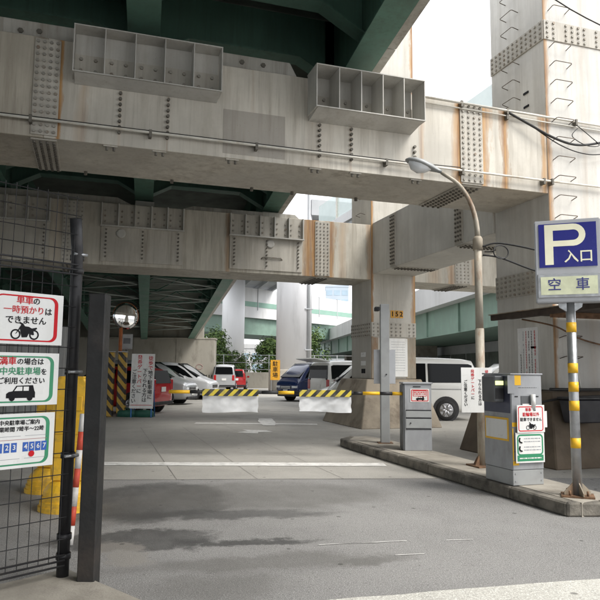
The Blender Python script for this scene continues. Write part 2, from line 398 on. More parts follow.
# island with kerb stones
isl = thing('traffic_island', 'low concrete kerb island carrying the ticket machines and sign posts', 'traffic island', (4.85, 9, 0))
poly = [(4.98, 5.72), (5.62, 5.9), (5.75, 12.2), (5.62, 12.75), (5.35, 12.72), (5.0, 12.2)]
MB().prism(poly, 2, 0, .148).build('pavement', 'kerb_concrete', isl, True)
kl = [(4.83, 5.78+.98*i) for i in range(7)] + [(4.88, 12.4)]
for (xa, ya), (xb, yb) in zip(kl, kl[1:]):
    MB().prism([(xa, ya+.006), (xb, yb-.006), (xb+.15, yb-.006), (xa+.15, ya+.006)], 2, 0, .15+random.uniform(-.004, .004)).build('kerb_stone', 'kerb_face', isl, True, bevel=.018)
for a, b_ in (((4.84, 5.76), (5.24, 5.66)), ((5.25, 5.66), (5.66, 5.82))):
    MB().prism([a, b_, (b_[0], b_[1]+.14), (a[0], a[1]+.14)], 2, 0, .147).build('kerb_stone', 'kerb_face', isl, True, bevel=.018)
MB().prism([(4.89, 12.42), (5.3, 12.88), (5.34, 12.74), (5.02, 12.3)], 2, 0, .146).build('kerb_stone', 'kerb_face', isl, True, bevel=.015)

# ================================================================ steel frame: cross beams, columns, long beam
def grid(x0, x1, nx, z0, z1, nz, y): return [(x0+(x1-x0)*(i+.5)/nx, y, z0+(z1-z0)*(j+.5)/nz) for i in range(nx) for j in range(nz)]
def splice(par, x0, x1, z0, z1, y, y1, nx, nz, under=True):
    p = MB().box(x0, x1, y-.022, y-.001, z0+.03, z1-.03).build('splice_plate', 'plate_paint', par, True, bevel=.004)
    MB().bolts(grid(x0, x1, nx, z0+.03, z1-.03, nz, y-.021), 1, -1, .024, .022).build('bolts', 'bolt_metal', p, True, kind='stuff')
    if under:
        q = MB().box(x0, x1, y+.04, y1-.04, z0-.022, z0-.001).build('splice_plate', 'plate_paint', par, True, bevel=.004)
        pts = [(x0+(x1-x0)*(i+.5)/nx, y+.06+(y1-y-.12)*(j+.5)/14, z0-.021) for i in range(nx) for j in range(14)]
        MB().bolts(pts, 2, -1, .024, .03).build('bolts', 'bolt_dark', q, True, kind='stuff')
def studs(par, x, y, zs, m='bolt_dark'):
    MB().bolts([(x, y-.001, z) for z in zs], 1, -1, .024, .05).build('stud_row', m, par, True, kind='stuff')
def bracket(par, x0, x1, z0, z1, yf, yb, cells, tilt=0.):
    """open fronted box of welded plates on the beam face"""
    b = MB().box(x0, x1, yf, yb, z1-.016, z1).build('bracket', 'bracket_paint', par, True, label='open fronted stiffened steel box welded to the beam face')
    MB().box(x0, x1, yf, yb, z0, z0+.016).build('bottom_plate', 'bracket_paint', b, True)
    MB().box(x0+.02, x1-.02, yb-.014, yb-.004, z0+.017, z1-.017).build('back_plate', 'bracket_paint', b, True)
    MB().box(x0+.02, x1-.02, yb-.031, yb-.0145, z0+.017, (z0+z1)/2+.02).build('stiffening_plate', 'plate_paint', b, True)
    for i in range(cells+1):
        x = x0+.008+(x1-x0-.016)*i/cells
        MB().prism([(yf+.004, z0+.0165), (yb-.031, z0+.0165), (yb-.031, z1-.0165), (yf+.004, z1-.0165)], 0, x-.007, x+.007).build('divider', 'bracket_paint', b, True)
    pts = [(x0+(x1-x0)*(i+o)/cells, yb-.03, z0+.13+k*.17) for i in range(cells) for o in (.25, .72) for k in range(2)]
    MB().bolts(pts, 1, -1, .026, .03).build('bolts', 'bolt_metal', b, True, kind='stuff')
    # sloped gusset below
    MB().prism([(yb-.005, z0-.07), (yb-.005, z0-.003), (yf+.02, z0-.003)], 0, x0+.03, x1-.03).build('gusset', 'bracket_paint', b, True)

# ---- near beam (Y 9.45..11.05, z 4.73..6.2)
B1 = thing('steel_crossbeam', 'nearer grey steel box crossbeam with two open brackets on its face', 'beam', (7.7, 10.2, 4.73))
MB().box(-.757, 7.748, 9.45, 11.0, 4.73, 6.2).build('box_girder', 'beam_near_paint', B1, True, bevel=.006)
MB().box(-23, -.759, 9.45, 11.0, 4.73, 6.2).build('box_girder', 'beam_dirty_paint', B1, True, bevel=.006, label='browner dirt streaked end of the crossbeam')
MB().box(9.302, 16, 9.45, 11.0, 4.73, 6.2).build('box_girder', 'beam_near_paint', B1, True, bevel=.008)
splice(B1, -.93, -.58, 4.73, 6.2, 9.45, 11.0, 4, 15)
splice(B1, 5.94, 6.39, 4.73, 6.2, 9.45, 11.0, 4, 15)
splice(B1, -5.4, -5.0, 4.73, 6.2, 9.45, 11.0, 4, 15)
bracket(B1, -.41, 1.71, 5.64, 6.34, 9.16, 9.449, 5)
bracket(B1, 3.14, 5.02, 5.55, 6.24, 8.98, 9.449, 5)
MB().prism([(-20, 6.2), (2.55, 6.2), (3.02, 6.28), (2.9, 6.5), (-20, 6.5)], 1, 9.62, 10.9).map(lambda x, y, z: (x, y, z+.001)).build('top_plinth', 'fascia_paint', B1, True, bevel=.01)
MB().bolts([(-.9+.0, 9.619, 6.36), (-.35, 9.619, 6.36), (-1.15, 9.619, 6.33), (2.1, 9.619, 6.38), (2.45, 9.619, 6.38)], 1, -1, .04, .02).build('bolts', 'bolt_dark', B1, True, kind='stuff')
MB().box(1.79, 2.78, 9.447, 9.4495, 4.80, 5.50).build('repaired_panel', 'patch_paint', B1, True, label='darker rectangular patch of fresh grey paint')
for x in (.26, .95, 3.35, 3.9, 5.05): studs(B1, x, 9.45, [4.92+.085*i for i in range(8)] if x < 5 else [5.0+.09*i for i in range(4)])
for x in (.15, .85, 1.95, 3.3, 4.0, 5.1):
    p = MB().box(x-.1, x+.1, 9.47, 9.55, 4.712, 4.729).build('clip_plate', 'plate_paint', B1, True)
    MB().bolts([(x-.05, 9.51, 4.7125), (x+.05, 9.51, 4.7125)], 2, -1, .022, .05).build('bolts', 'bolt_dark', p, True, kind='stuff')
for x in (-.2, 1.2, 2.6, 3.35, 4.6): MB().bolts([(x, 10.9, 4.729)], 2, -1, .03, .06).build('bolts', 'bolt_dark', B1, True, kind='stuff')
# ---- far beam (Y 17..18.5, z 4.15..5.77)
B2 = thing('steel_crossbeam', 'farther grey steel box crossbeam running to the column stencilled 152', 'beam', (7.6, 17.7, 4.15))
MB().box(-23, 7.648, 17, 18.45, 4.15, 5.77).build('box_girder', 'beam_far_paint', B2, True, bevel=.008)
MB().box(9.072, 20, 17, 18.45, 4.15, 5.77).build('box_girder', 'beam_far_paint', B2, True, bevel=.008)
splice(B2, 5.92, 6.36, 4.15, 5.77, 17, 18.45, 4, 15)
splice(B2, 10.43, 10.95, 4.15, 5.77, 17, 18.45, 4, 15)
splice(B2, -.81, -.30, 4.15, 5.77, 17, 18.45, 5, 15)
for x0, x1 in ((-3.6, -1.11), (.13, 2.2), (3.47, 5.53)):
    b = MB().box(x0, x1, 16.965, 16.999, 4.24, 5.74).build('face_plate', 'plate_paint', B2, True)
    for i in range(6): MB().box(x0+(x1-x0)*i/5-.014, x0+(x1-x0)*i/5+.014, 16.86, 16.9645, 5.165, 5.745).build('stiffener_rib', 'bracket_paint', b, True)
    MB().box(x0-.03, x1+.03, 16.85, 16.9645, 5.13, 5.163).build('shelf_plate', 'bracket_paint', b, True)
    MB().bolts([(x0+(x1-x0)*(i+o)/5, 16.965, 5.28+.14*k) for i in range(5) for o in (.2, .8) for k in range(3)], 1, -1, .026, .03).build('bolts', 'bolt_metal', b, True, kind='stuff')
    for x in (x0+.12, (x0+x1)/2, x1-.12): studs(b, x, 16.965, [4.36+.1*i for i in range(8)])
MB().lathe([(.12, 0), (.12, .02), (.08, .03)], 16).map(lambda x, y, z: (4.6+x, 16.964-z, 4.98+y)).build('inspection_cap', 'bracket_paint', B2, True)
MB().lathe([(.12, 0), (.12, .02), (.08, .03)], 16).map(lambda x, y, z: (.62+x, 16.964-z, 4.98+y)).build('inspection_cap', 'bracket_paint', B2, True)
MB().tube([(4.35, 16.965, 4.55), (4.4, 16.93, 4.6), (4.9, 16.93, 4.6), (4.95, 16.965, 4.55)], .018, 6).build('grab_handle', 'bolt_metal', B2, True)
MB().prism([(-20, 5.771), (1.0, 5.771), (.5, 6.0), (-20, 6.0)], 1, 17.25, 18.3).build('top_plinth', 'fascia_paint', B2, True, bevel=.01)
MB().prism([(2.0, 5.771), (5.6, 5.771), (5.4, 5.94), (2.5, 5.94)], 1, 17.25, 18.3).build('top_plinth', 'fascia_paint', B2, True, bevel=.01)
# girder bearings on both beams
deckX = lambda off, Y: off + .08*(Y-10.2)
deckZ = lambda h, Y: 6.52 - .0655*(Y-10.2) + h
GX = (4.15, .62, -2.93, -6.5, -10.05, -13.6, -17.1)
for off in GX:
    zt = deckZ(0, 10.3) - .004; x = deckX(off, 10.3)
    z0 = 6.502 if x < 2.6 else 6.201
    if zt-z0 > .004: MB().box(x-.25, x+.25, 10.05, 10.55, z0, zt).build('bearing_block', 'bracket_paint', B1, True)
    zt = deckZ(0, 17.8) - .004; x = deckX(off, 17.8); z0 = 6.001 if x < .55 else 5.941 if 2.4 < x < 5.5 else 5.771
    if zt-z0 > .004: MB().box(x-.25, x+.25, 17.5, 18.1, z0, zt).build('bearing_block', 'bracket_paint', B2, True)

# ---- near column
C1 = thing('steel_column', 'near square steel column with ladder rungs and stained concrete base', 'column', (8.5, 10.2, 0))
MB().box(7.75, 9.3, 9.435, 11.08, 1.2, 15).build('shaft', 'column_near_paint', C1, True, bevel=.012)
MB().frustum((6.95, 10.6, 8.5, 11.3), (7.4, 9.7, 9.12, 11.25), 0, 1.19).build('pedestal', 'concrete_stained_shaded', C1, True, bevel=.02, label='sloping brown stained concrete base, colour darkened for canopy shade')
def band(par, x0, x1, y0, y1, z0, z1, nx, ny, nz, rust='rust_runs'):
    a = MB().box(x0, x1, y0-.02, y0-.001, z0, z1).build('splice_plate', 'plate_paint', par, True, bevel=.003)
    MB().bolts([(x0+(x1-x0)*(i+.5)/nx, y0-.019, z0+(z1-z0)*(k+.5)/nz) for i in range(nx) if i % 5 != 2 or nx < 8 for k in range(nz)], 1, -1, .026, .026).build('bolts', 'bolt_metal', a, True, kind='stuff')
    c = MB().box(x0-.02, x0-.001, y0, y1, z0, z1).build('splice_plate', 'plate_paint', par, True, bevel=.003)
    MB().bolts([(x0-.019, y0+(y1-y0)*(i+.5)/ny, z0+(z1-z0)*(k+.5)/nz) for i in range(ny) for k in range(nz)], 0, -1, .026, .026).build('bolts', 'bolt_metal', c, True, kind='stuff')
band(C1, 7.75, 9.3, 9.435, 11.08, 7.66, 8.04, 11, 12, 4)
band(C1, 7.75, 9.3, 9.435, 11.08, 2.95, 3.4, 11, 12, 5)
def rung_front(par, x, y, z):
    MB().tube([(x-.19, y, z-.03), (x-.19, y-.13, z), (x-.17, y-.15, z+.005), (x+.17, y-.15, z+.005), (x+.19, y-.13, z), (x+.19, y, z-.03)], .008, 6).build('rung', 'rung_steel', par, True)
def rung_side(par, x, y, z):
    MB().tube([(x, y-.19, z-.03), (x-.13, y-.19, z), (x-.15, y-.17, z+.005), (x-.15, y+.17, z+.005), (x-.13, y+.19, z), (x, y+.19, z-.03)], .008, 6).build('rung', 'rung_steel', par, True)
for k in range(20):
    z = 1.79 + .36*k
    if abs(z-7.85) < .24 or abs(z-3.17) < .25: continue
    rung_front(C1, 8.06, 9.435, z)
for k in range(12):
    z = 6.45 + .36*k
    if abs(z-7.85) < .26: continue
    rung_side(C1, 7.75, 10.35, z)
for z in (6.55, 6.82, 1.95): MB().box(7.735, 7.749, 9.9, 10.05, z, z+.04).build('small_label', 'sign_black', C1, True)
# ---- far column
C2 = thing('steel_column', 'farther square steel column stencilled 152 on a sloping concrete base', 'column', (8.35, 17.7, 0))
MB().box(7.65, 9.07, 16.985, 18.46, 1.3, 14).build('shaft', 'column_far_paint', C2, True, bevel=.012)
MB().frustum((6.8, 9.2, 15.75, 18.75), (7.4, 9.12, 16.75, 18.7), 0, 1.29).build('pedestal', 'concrete_tan', C2, True, bevel=.02, label='sloping brown stained concrete base, colour darkened for canopy shade')
band(C2, 7.65, 9.07, 16.985, 18.46, 2.5, 2.92, 10, 10, 4)
for x0, x1 in ((7.66, 7.86), (8.75, 9.06)):
    MB().box(x0, x1, 16.982, 16.9845, 1.31, 2.48).build('rust_patch', 'rust_runs', C2, True)
for i, ch in enumerate('152'):
    x = 8.32+.14*i
    MB().box(x-.06, x+.06, 16.979, 16.9845, 3.06, 3.28).build('number_plate', 'tile_yellow', C2, True)
    text('number', ch, .2, 'sign_black', C2, (x-8.35, 16.976-17.7, 3.17), bold=.02)
for z in (6.2, 6.75, 7.3, 7.85): rung_side(C2, 7.65, 17.6, z)
for y, z, s in ((17.55, 2.0, .15), (17.55, 1.75, .15), (17.55, 1.52, .12)):
    MB().box(7.63, 7.649, y-s, y+s, z-.07, z+.06).build('small_label', 'sign_white' if z > 1.6 else 'sign_black', C2, True)
# ---- long beam between the columns
LB = thing('steel_long_beam', 'grey steel box beam joining the two columns overhead', 'beam', (8.4, 14, 4.4))
MB().box(7.70, 9.03, 11.083, 16.982, 4.32, 5.82).build('box_girder', 'long_beam_paint', LB, True, bevel=.01)
for y in (15.65, 12.35):
    p = MB().box(7.68, 7.699, y-.17, y+.17, 4.35, 5.79).build('splice_plate', 'plate_paint', LB, True)
    MB().bolts([(7.681, y-.1+.1*i, 4.42+.1*k) for i in range(3) for k in range(14)], 0, -1, .026, .03).build('bolts', 'bolt_dark', p, True, kind='stuff')
    q = MB().box(7.74, 9.0, y-.17, y+.17, 4.30, 4.319).build('splice_plate', 'plate_paint', LB, True)
    MB().bolts([(7.8+.1*k, y-.1+.1*i, 4.301) for i in range(3) for k in range(12)], 2, -1, .026, .03).build('bolts', 'bolt_dark', q, True, kind='stuff')
# ---- supports beyond the left of the picture
for Y0, zt in ((9.5, 4.728), (17.05, 4.148)):
    c = thing('steel_column', 'steel column far left under the %s crossbeam, outside the photo' % ('nearer' if Y0 < 10 else 'farther'), 'column', (-20, Y0+.7, 0))
    MB().box(-20.7, -19.3, Y0, Y0+1.4, 0, zt).build('shaft', 'column_far_paint', c, True, bevel=.012)

# ---- conduits on the near beam
def conduit(label, pts, r, m, clips, group=None):
    t = thing('conduit', label, 'pipe', pts[0], 0, group)
    MB().tube(pts, r, 8).build('pipe', m, t, True)
    for p in clips: MB().box(p[0]-.02, p[0]+.02, p[1]-.04, p[1]+.07, p[2]-.07, p[2]+.04).build('clip', 'bolt_dark', t, True)
    return t
conduit('thin pale conduit running the length of the nearer crossbeam face', [(-6, 9.36, 4.97), (2, 9.36, 4.95), (7.7, 9.36, 4.93), (13, 9.36, 4.93)], .02, 'white_pipe', [(-.93, 9.38, 4.965), (.7, 9.38, 4.953), (2.3, 9.38, 4.948), (4.5, 9.38, 4.94), (5.93, 9.38, 4.94), (7.6, 9.38, 4.93), (7.76, 9.36, 4.93)])
conduit('thin dark cable just above the pale conduit on the crossbeam', [(-6, 9.40, 5.01), (2, 9.40, 4.99), (5, 9.4, 4.985), (5.9, 9.4, 5.0)], .008, 'black_rubber', [])
conduit('cream pipe along the top edge of the crossbeam at the column', [(5.1, 9.38, 6.16), (7.7, 9.38, 6.13), (13, 9.38, 6.1)], .022, 'white_pipe', [(5.95, 9.40, 6.15), (6.88, 9.40, 6.14), (8.35, 9.38, 6.12)])
conduit('thinner cream pipe below the top edge pipe of the crossbeam', [(5.1, 9.40, 6.07), (7.7, 9.40, 6.04), (13, 9.40, 6.0)], .012, 'white_pipe', [(6.88, 9.41, 6.05)])
def cable(label, pts, r=.012, m='black_rubber', group=None):
    P = [Vector(p) for p in pts]; out = []
    for i in range(len(P)-1):
        a, b_, c, d = P[max(i-1, 0)], P[i], P[i+1], P[min(i+2, len(P)-1)]
        for k in range(8):
            t = k/8; out.append(.5*((2*b_) + (c-a)*t + (2*a-5*b_+4*c-d)*t*t + (3*b_-a-3*c+d)*t**3))
    out.append(P[-1])
    return tag(MB().tube(out, r, 6).build('cable', m), label, 'cable', group)
cable('thick black cable sagging across the column front below the cream pipes', [(6.9, 9.37, 6.1), (7.3, 9.33, 5.92), (7.8, 9.3, 5.72), (8.3, 9.3, 5.65), (8.9, 9.33, 5.78), (9.6, 9.36, 6.0)], .022, group='cables on the column')
cable('thin black cable sagging lowest on the column front', [(7.2, 9.36, 6.0), (7.9, 9.31, 5.62), (8.5, 9.3, 5.5), (9.1, 9.33, 5.6), (9.8, 9.36, 5.8)], .01, group='cables on the column')
cable('looped thin cable beside the junction box on the column', [(8.35, 9.35, 6.05), (8.6, 9.3, 5.85), (8.8, 9.3, 5.7), (8.5, 9.29, 5.66), (8.2, 9.3, 5.8), (8.35, 9.33, 5.98)], .008, group='cables on the column')
cable('thin dark wire crossing the sky in front of the column top', [(5.6, 8.9, 9.1), (8, 9.0, 8.05), (11, 9.1, 7.5)], .012)

# ================================================================ ramp viaduct on the beams
VR = thing('viaduct_ramp', 'descending ramp viaduct on dark green girders above the car park', 'viaduct', (1, 10.2, 6.5))
Y0, Y1 = -24., 57.
dm = lambda off, Y, h: (deckX(off, Y), Y, deckZ(h, Y))
for i, off in enumerate(GX):
    g_ = MB().box(off-.012, off+.012, Y0, Y1, .03, 1.72).map(dm).build('girder_web', 'green_steel', VR, True)
    MB().box(off-.24, off+.24, Y0, Y1, 0, .029).map(dm).build('bottom_flange', 'green_steel', g_, True)
    for k in range(18 if i < 4 else 0):
        y = -4+3.0*k
        for s in (-1, 1): MB().box(*(sorted((off+s*.013, off+s*.2))), y, y+.016, .03, 1.7).map(dm).build('web_stiffener', 'green_steel', g_, True)
MB().box(-19.5, 5.35, Y0, Y1, 1.721, 2.0).map(dm).build('deck_slab', 'deck_soffit', VR, True)  # deck carried left and back, out of view, to cut sky light
MB().box(5.15, 5.37, Y0, Y1, 2.001, 2.95).map(dm).build('parapet', 'far_white', VR, True)
MB().box(-19.5, -19.3, Y0, Y1, 2.001, 2.95).map(dm).build('parapet', 'far_white', VR, True)
for k in range(17):
    y = Y0+k*4.7
    MB().box(4.395, 4.56, y+.01, y+4.69, .02, 1.715).map(dm).build('fascia_panel', 'fascia_paint', VR, True, bevel=.01)
for Y in (-12, 9.35, 11.0, 17.3, 18.6):
    for a, b_ in zip(GX[1:], GX):
        d_ = MB().prism([(a+.02, 1.7), (b_-.02, 1.7), (b_-.02, .45), (b_-.75, .85), (a+.75, .85), (a+.02, .45)], 1, Y, Y+.02).map(dm).build('diaphragm', 'green_steel', VR, True)
        MB().prism([(a+.02, .42), (a+.75, .82), (b_-.75, .82), (b_-.02, .42), (b_-.02, .45), (b_-.75, .85), (a+.75, .85), (a+.02, .45)], 1, Y-.14, Y+.16).map(dm).build('diaphragm_flange', 'green_steel', d_, True)
for Y in (2, 5.7, 14.2, 22.3, 26.0, 29.7, 33.4, 37.1, 40.8, 44.5):
    for a, b_ in zip(GX[1:4], GX):
        MB().box(a+.02, b_-.02, Y, Y+.1, 1.2, 1.3).map(dm).build('cross_tie', 'green_steel', VR, True)
        MB().tube([(a+.03, Y+.05, .2), ((a+b_)/2, Y+.05, 1.2), (b_-.03, Y+.05, .2)], .035, 6).map(dm).build('cross_brace', 'green_steel', VR, True)
Yb = 18.9; k = 0
while Yb < 46:
    for a, b_ in zip(GX[1:3], GX):
        p, q = (a+.2, b_-.2) if k % 2 else (b_-.2, a+.2)
        MB().tube([(p, Yb, .14), (q, Yb+1.85, .14)], .03, 6).map(dm).build('lateral_brace', 'brace_pale', VR, True)
        if k % 2 == 0: MB().tube([(a+.2, Yb, .24), (b_-.2, Yb, .24)], .025, 6).map(dm).build('lateral_brace', 'brace_pale', VR, True)
    Yb += 1.85; k += 1

# ---- abutment wall at the foot of the ramp, square to the camera, 50 m off
AW = thing('abutment_wall', 'stained concrete abutment wall under the far end of the ramp', 'wall', (3.2, 51.4, 0), -YAW)
xs = [-22, -17, -12, -7.5, -3.6, -.1, 3.2, 6.2]
for a, b_ in zip(xs, xs[1:]): MB().box(a+.012, b_-.012, 0, 1.2, 0, 3.86).build('wall_panel', 'concrete_wall', AW, bevel=.015)
MB().box(-22, 6.25, -.03, 1.22, 3.862, 3.98).build('coping', 'concrete_wall', AW, bevel=.01)
MB().box(-22, 5.2, .4, 1.15, 3.981, 6.1).build('backwall', 'concrete_wall', AW)
MB().box(-22, 6.15, .05, 1.1, 0, 3.84).build('core', 'seam_dark', AW)
t2 = MB()
for k in range(14): t2.box(3.4+.2*k, 3.45+.2*k, -.02, .0, .95, 1.15)
t2.build('weep_marks', 'sign_black', AW, kind='stuff')
for px_, r_ in ((5.05, .25),):
    a = [(r_*cos(t*.5236), r_*.8*sin(t*.5236)) for t in range(13)]
    MB().tube([(px_+p[0], -.012, 1.75+p[1]) for p in a], .02, 5).build('graffiti', 'sign_pink', AW, label='faded pink graffiti loop')

# ---- rusty canopy beside the near column
CN = thing('canopy', 'low rusty steel canopy edge projecting beside the near column', 'canopy', (7.4, 8.2, 2.4))
MB().box(7.06, 11, 1.5, 9.38, 2.49, 2.53).build('roof_board', 'canopy_board', CN, True)  # roof extended forward out of view to shade the column base
MB().box(7.06, 7.45, 9.381, 10.2, 2.49, 2.53).build('roof_board', 'canopy_board', CN, True)
MB().box(7.0, 7.059, 1.5, 10.22, 2.45, 2.55).build('fascia', 'canopy_board', CN, True, bevel=.006)
MB().box(6.98, 11.02, 1.48, 9.38, 2.551, 2.566).build('roof_sheet', 'rust_runs', CN, True)
MB().box(6.98, 7.5, 9.381, 10.25, 2.551, 2.566).build('roof_sheet', 'rust_runs', CN, True)
for k in range(5): MB().box(7.07, 10.9, 2.2+1.6*k, 2.28+1.6*k, 2.40, 2.489).build('rafter', 'rusty_steel', CN, True)
for x in (7.1, 10.8):
    for y in (2.2, 5.4): MB().box(x, x+.1, y, y+.08, 0, 2.399).build('post', 'rusty_steel', CN, True)
cable('thin dark pipe sloping down below the canopy across the column', [(7.3, 9.7, 2.45), (7.6, 9.2, 2.3), (8.3, 9.3, 2.08), (9.6, 9.3, 1.85)], .016, 'rusty_steel')
cable('black cable lying along the top of the brown concrete base', [(7.35, 9.08, 1.23), (8.2, 9.06, 1.225), (9.6, 9.08, 1.24)], .03)
cable('second black cable drooping over the brown concrete base', [(7.0, 8.95, 1.02), (7.6, 8.9, 1.10), (8.6, 8.9, 1.13), (9.6, 8.95, 1.12)], .02)
cable('short grey drop pipe hanging beside the column rungs', [(8.0, 9.3, 1.95), (8.03, 9.25, 1.75), (8.08, 9.2, 1.25)], .018, 'white_pipe')
bx = thing('dark_bucket_box', 'dark navy plastic box hung on the brown concrete base', 'box', (7.68, 8.72, .7))
MB().frustum((-.3, .3, -.1, .1), (-.34, .34, -.14, .16), 0, .38).build('body', 'bin_dark', bx, bevel=.02)
MB().box(-.36, .36, -.16, .17, .381, .42).build('rim', 'trim_black', bx, bevel=.008)

# ================================================================ signs and lettering
def rrect(x0, x1, z0, z1, r, n=6):
    out = []
    for cx, cz, a in ((x1-r, z1-r, 0), (x0+r, z1-r, 90), (x0+r, z0+r, 180), (x1-r, z0+r, 270)):
        out += [(cx+r*cos(R(a+90*i/n)), cz+r*sin(R(a+90*i/n))) for i in range(n+1)]
    return out
def ring(par, x0, x1, z0, z1, w_, r, y, m, wr=None, name='border'):
    o = rrect(x0, x1, z0, z1, r); i = rrect(x0+w_, x1-(wr or w_), z0+w_, z1-w_, max(r-w_, .004)); n = len(o)
    v = [(p[0], y, p[1]) for p in o] + [(p[0], y, p[1]) for p in i]
    return MB().add(v, [(k, (k+1) % n, n+(k+1) % n, n+k) for k in range(n)]).build(name, m, par)
def flat(par, poly, y, m, name='pictogram'): return MB().add([(p[0], y, p[1]) for p in poly], [list(range(len(poly)))]).build(name, m, par)
def circ(cx, cz, r, n=20): return [(cx+r*cos(2*PI*i/n), cz+r*sin(2*PI*i/n)) for i in range(n)]
def bike(par, cx, cz, s, y, m='sign_black'):
    for dx in (-.5, .5):
        v = [(cx+s*dx+p[0], y, cz+p[1]) for p in circ(0, 0, s*.27)] + [(cx+s*dx+p[0], y, cz+p[1]) for p in circ(0, 0, s*.19)]
        MB().add(v, [(k, (k+1) % 20, 20+(k+1) % 20, 20+k) for k in range(20)]).build('pictogram_wheel', m, par)
    flat(par, [(cx+s*a, cz+s*b) for a, b in ((-.52, .0), (-.22, .52), (-.34, .60), (-.3, .66), (-.12, .58), (-.02, .44), (.2, .42), (.36, .34), (.62, .40), (.66, .34), (.46, .18), (.5, .0), (.42, -.02), (.2, .05), (.12, -.14), (-.16, -.16), (-.24, .1), (-.28, .28), (-.46, .04))], y-.0006, m)
def carpic(par, cx, cz, s, y, m='sign_black'):
    flat(par, [(cx+s*a, cz+s*b) for a, b in ((-.6, 0), (-.6, .18), (-.5, .25), (-.34, .28), (-.2, .5), (.5, .52), (.56, .3), (.6, .22), (.6, 0))], y, m)
    for dx in (-.36, .38): flat(par, circ(cx+s*dx, cz, s*.12), y-.0012, m, 'pictogram_wheel')
    flat(par, [(cx+s*a, cz+s*b) for a, b in ((-.28, .29), (-.16, .46), (.05, .46), (.05, .29))], y-.0012, 'sign_white', 'pictogram_window')
    flat(par, [(cx+s*a, cz+s*b) for a, b in ((.1, .29), (.1, .46), (.32, .46), (.32, .29))], y-.0012, 'sign_white', 'pictogram_window')
def lines(par, x0, x1, zs, y, m='sign_grey', h=.004, name='printed_lines'):
    b = MB()
    for z in zs:
        x = x0
        while x < x1-.004:
            l = random.uniform(.012, .05); e = min(x+l, x1); b.add([(x, y, z-h/2), (e, y, z-h/2), (e, y, z+h/2), (x, y, z+h/2)], [(0, 1, 2, 3)]); x = e+.008
    return b.build(name, m, par, kind='stuff')
def board(name, label, wd, ht, loc, rz, m='sign_white', th=.006, cat='sign', group=None):
    t = thing(name, label, cat, loc, rz, group)
    MB().box(-wd/2, wd/2, 0, th, 0, ht).build('panel', m, t, bevel=.0015)
    return t

# ---- fence on the left: post at (-.1,4.9), panel runs off to the left
FZ = R(210)                                        # fence direction seen from the post
fdir = Vector((cos(FZ), sin(FZ), 0)); fn = Vector((sin(R(30)), -cos(R(30)), 0))   # fn points to the camera side
F = thing('mesh_fence', 'black wire mesh fence with bent top carrying three white signs', 'fence', (-.12, 4.89, 0), R(30))
# local: x negative = to the left along the fence, -y = camera side
MB().tube([(0, 0, .08), (0, 0, 2.18), (-.005, -.01, 2.26), (-.02, -.03, 2.36), (-.07, -.08, 2.57)], .042, 14).build('post', 'black_steel', F)
MB().tube([(-2.5, 0, .08), (-2.5, 0, 2.22), (-2.5, -.03, 2.38), (-2.55, -.07, 2.57)], .042, 14).build('post', 'black_steel', F)
wm = MB()
for i in range(34):
    x = -.06 - .072*i
    wm.tube([(x, -.05, .2), (x, -.05, 2.2), (x-.01, -.08, 2.38), (x-.03, -.13, 2.72)], .0028, 4, False)
for z in [.2+.145*k for k in range(14)]: wm.tube([(-2.5, -.053, z), (-.02, -.053, z)], .0033, 4, False)
for dy, z in ((-.07, 2.34), (-.09, 2.45), (-.11, 2.58), (-.13, 2.7)): wm.tube([(-2.5, dy, z), (-.04, dy, z)], .0033, 4, False)
wm.build('wire_mesh', 'black_steel', F, kind='stuff')
for z in (.17, .205, .24): MB().tube([(-2.5, -.055, z), (-.02, -.055, z)], .007, 6).build('bottom_rail', 'black_steel', F)
for z in (2.17, 2.205, 2.24): MB().tube([(-2.5, -.055, z), (-.02, -.055, z)], .007, 6).build('top_rail', 'black_steel', F)
for z in (.35, .22, .9, 1.48, 2.2, 2.3): MB().tube([(0, 0, z-.02), (0, 0, z+.02)], .05, 12).build('clamp', 'black_steel', F)
for z in (.9, 1.48, 2.32): MB().tube([(-.05, -.05, z), (.05, -.05, z)], .012, 6).build('clamp_bolt', 'galvanised', F)
bs = MB(); n = 14
base = tag(MB().box(-2.8, .1, -.9, .16, 0, .085).build('fence_base', 'kerb_concrete', None, bevel=.02), 'low rough concrete strip under the mesh fence', 'kerb')
base.location = (-.1, 4.9, 0); base.rotation_euler = (0, 0, R(30))
def on_fence(u, z, off=.065): return (-.1+cos(R(30))*u+sin(R(30))*off, 4.9+sin(R(30))*u-cos(R(30))*off, z)
s1 = board('parking_notice', 'white sign with red border and motorcycle, top of three on the fence', .485, .347, on_fence(-.388, 1.66), R(30))
ring(s1, -.225, .205, .02, .325, .010, .05, -.001, 'sign_red', .026)
ys = -.002
text('lettering', '単車', .058, 'sign_red', s1, (-.03, ys, .290), bold=.008); text('lettering', 'の', .052, 'sign_black', s1, (.05, ys, .288), bold=.012)
text('lettering', '一時預かり', .056, 'sign_red', s1, (-.03, ys, .225), bold=.004); text('lettering', 'は', .054, 'sign_black', s1, (.135, ys, .222), bold=.012)
text('lettering', 'できません', .056, 'sign_black', s1, (-.015, ys, .157), bold=.012)
bike(s1, -.02, .065, .125, -.002)
s2 = board('parking_notice', 'white sign with green border and car, middle of three on the fence', .47, .347, on_fence(-.393, 1.258), R(30))
ring(s2, -.215, .20, .02, .325, .010, .05, -.001, 'sign_green', .026)
text('lettering', '満車', .056, 'sign_red', s2, (-.115, ys, .288), bold=.012); text('lettering', 'の場合は', .046, 'sign_black', s2, (.035, ys, .286), bold=.012)
text('lettering', '中央駐車場', .055, 'sign_green', s2, (-.03, ys, .222), bold=.012); text('lettering', 'を', .046, 'sign_black', s2, (.13, ys, .219), bold=.012)
text('lettering', 'ご利用ください', .046, 'sign_black', s2, (-.02, ys, .160), bold=.012)
carpic(s2, -.02, .05, .16, -.002)
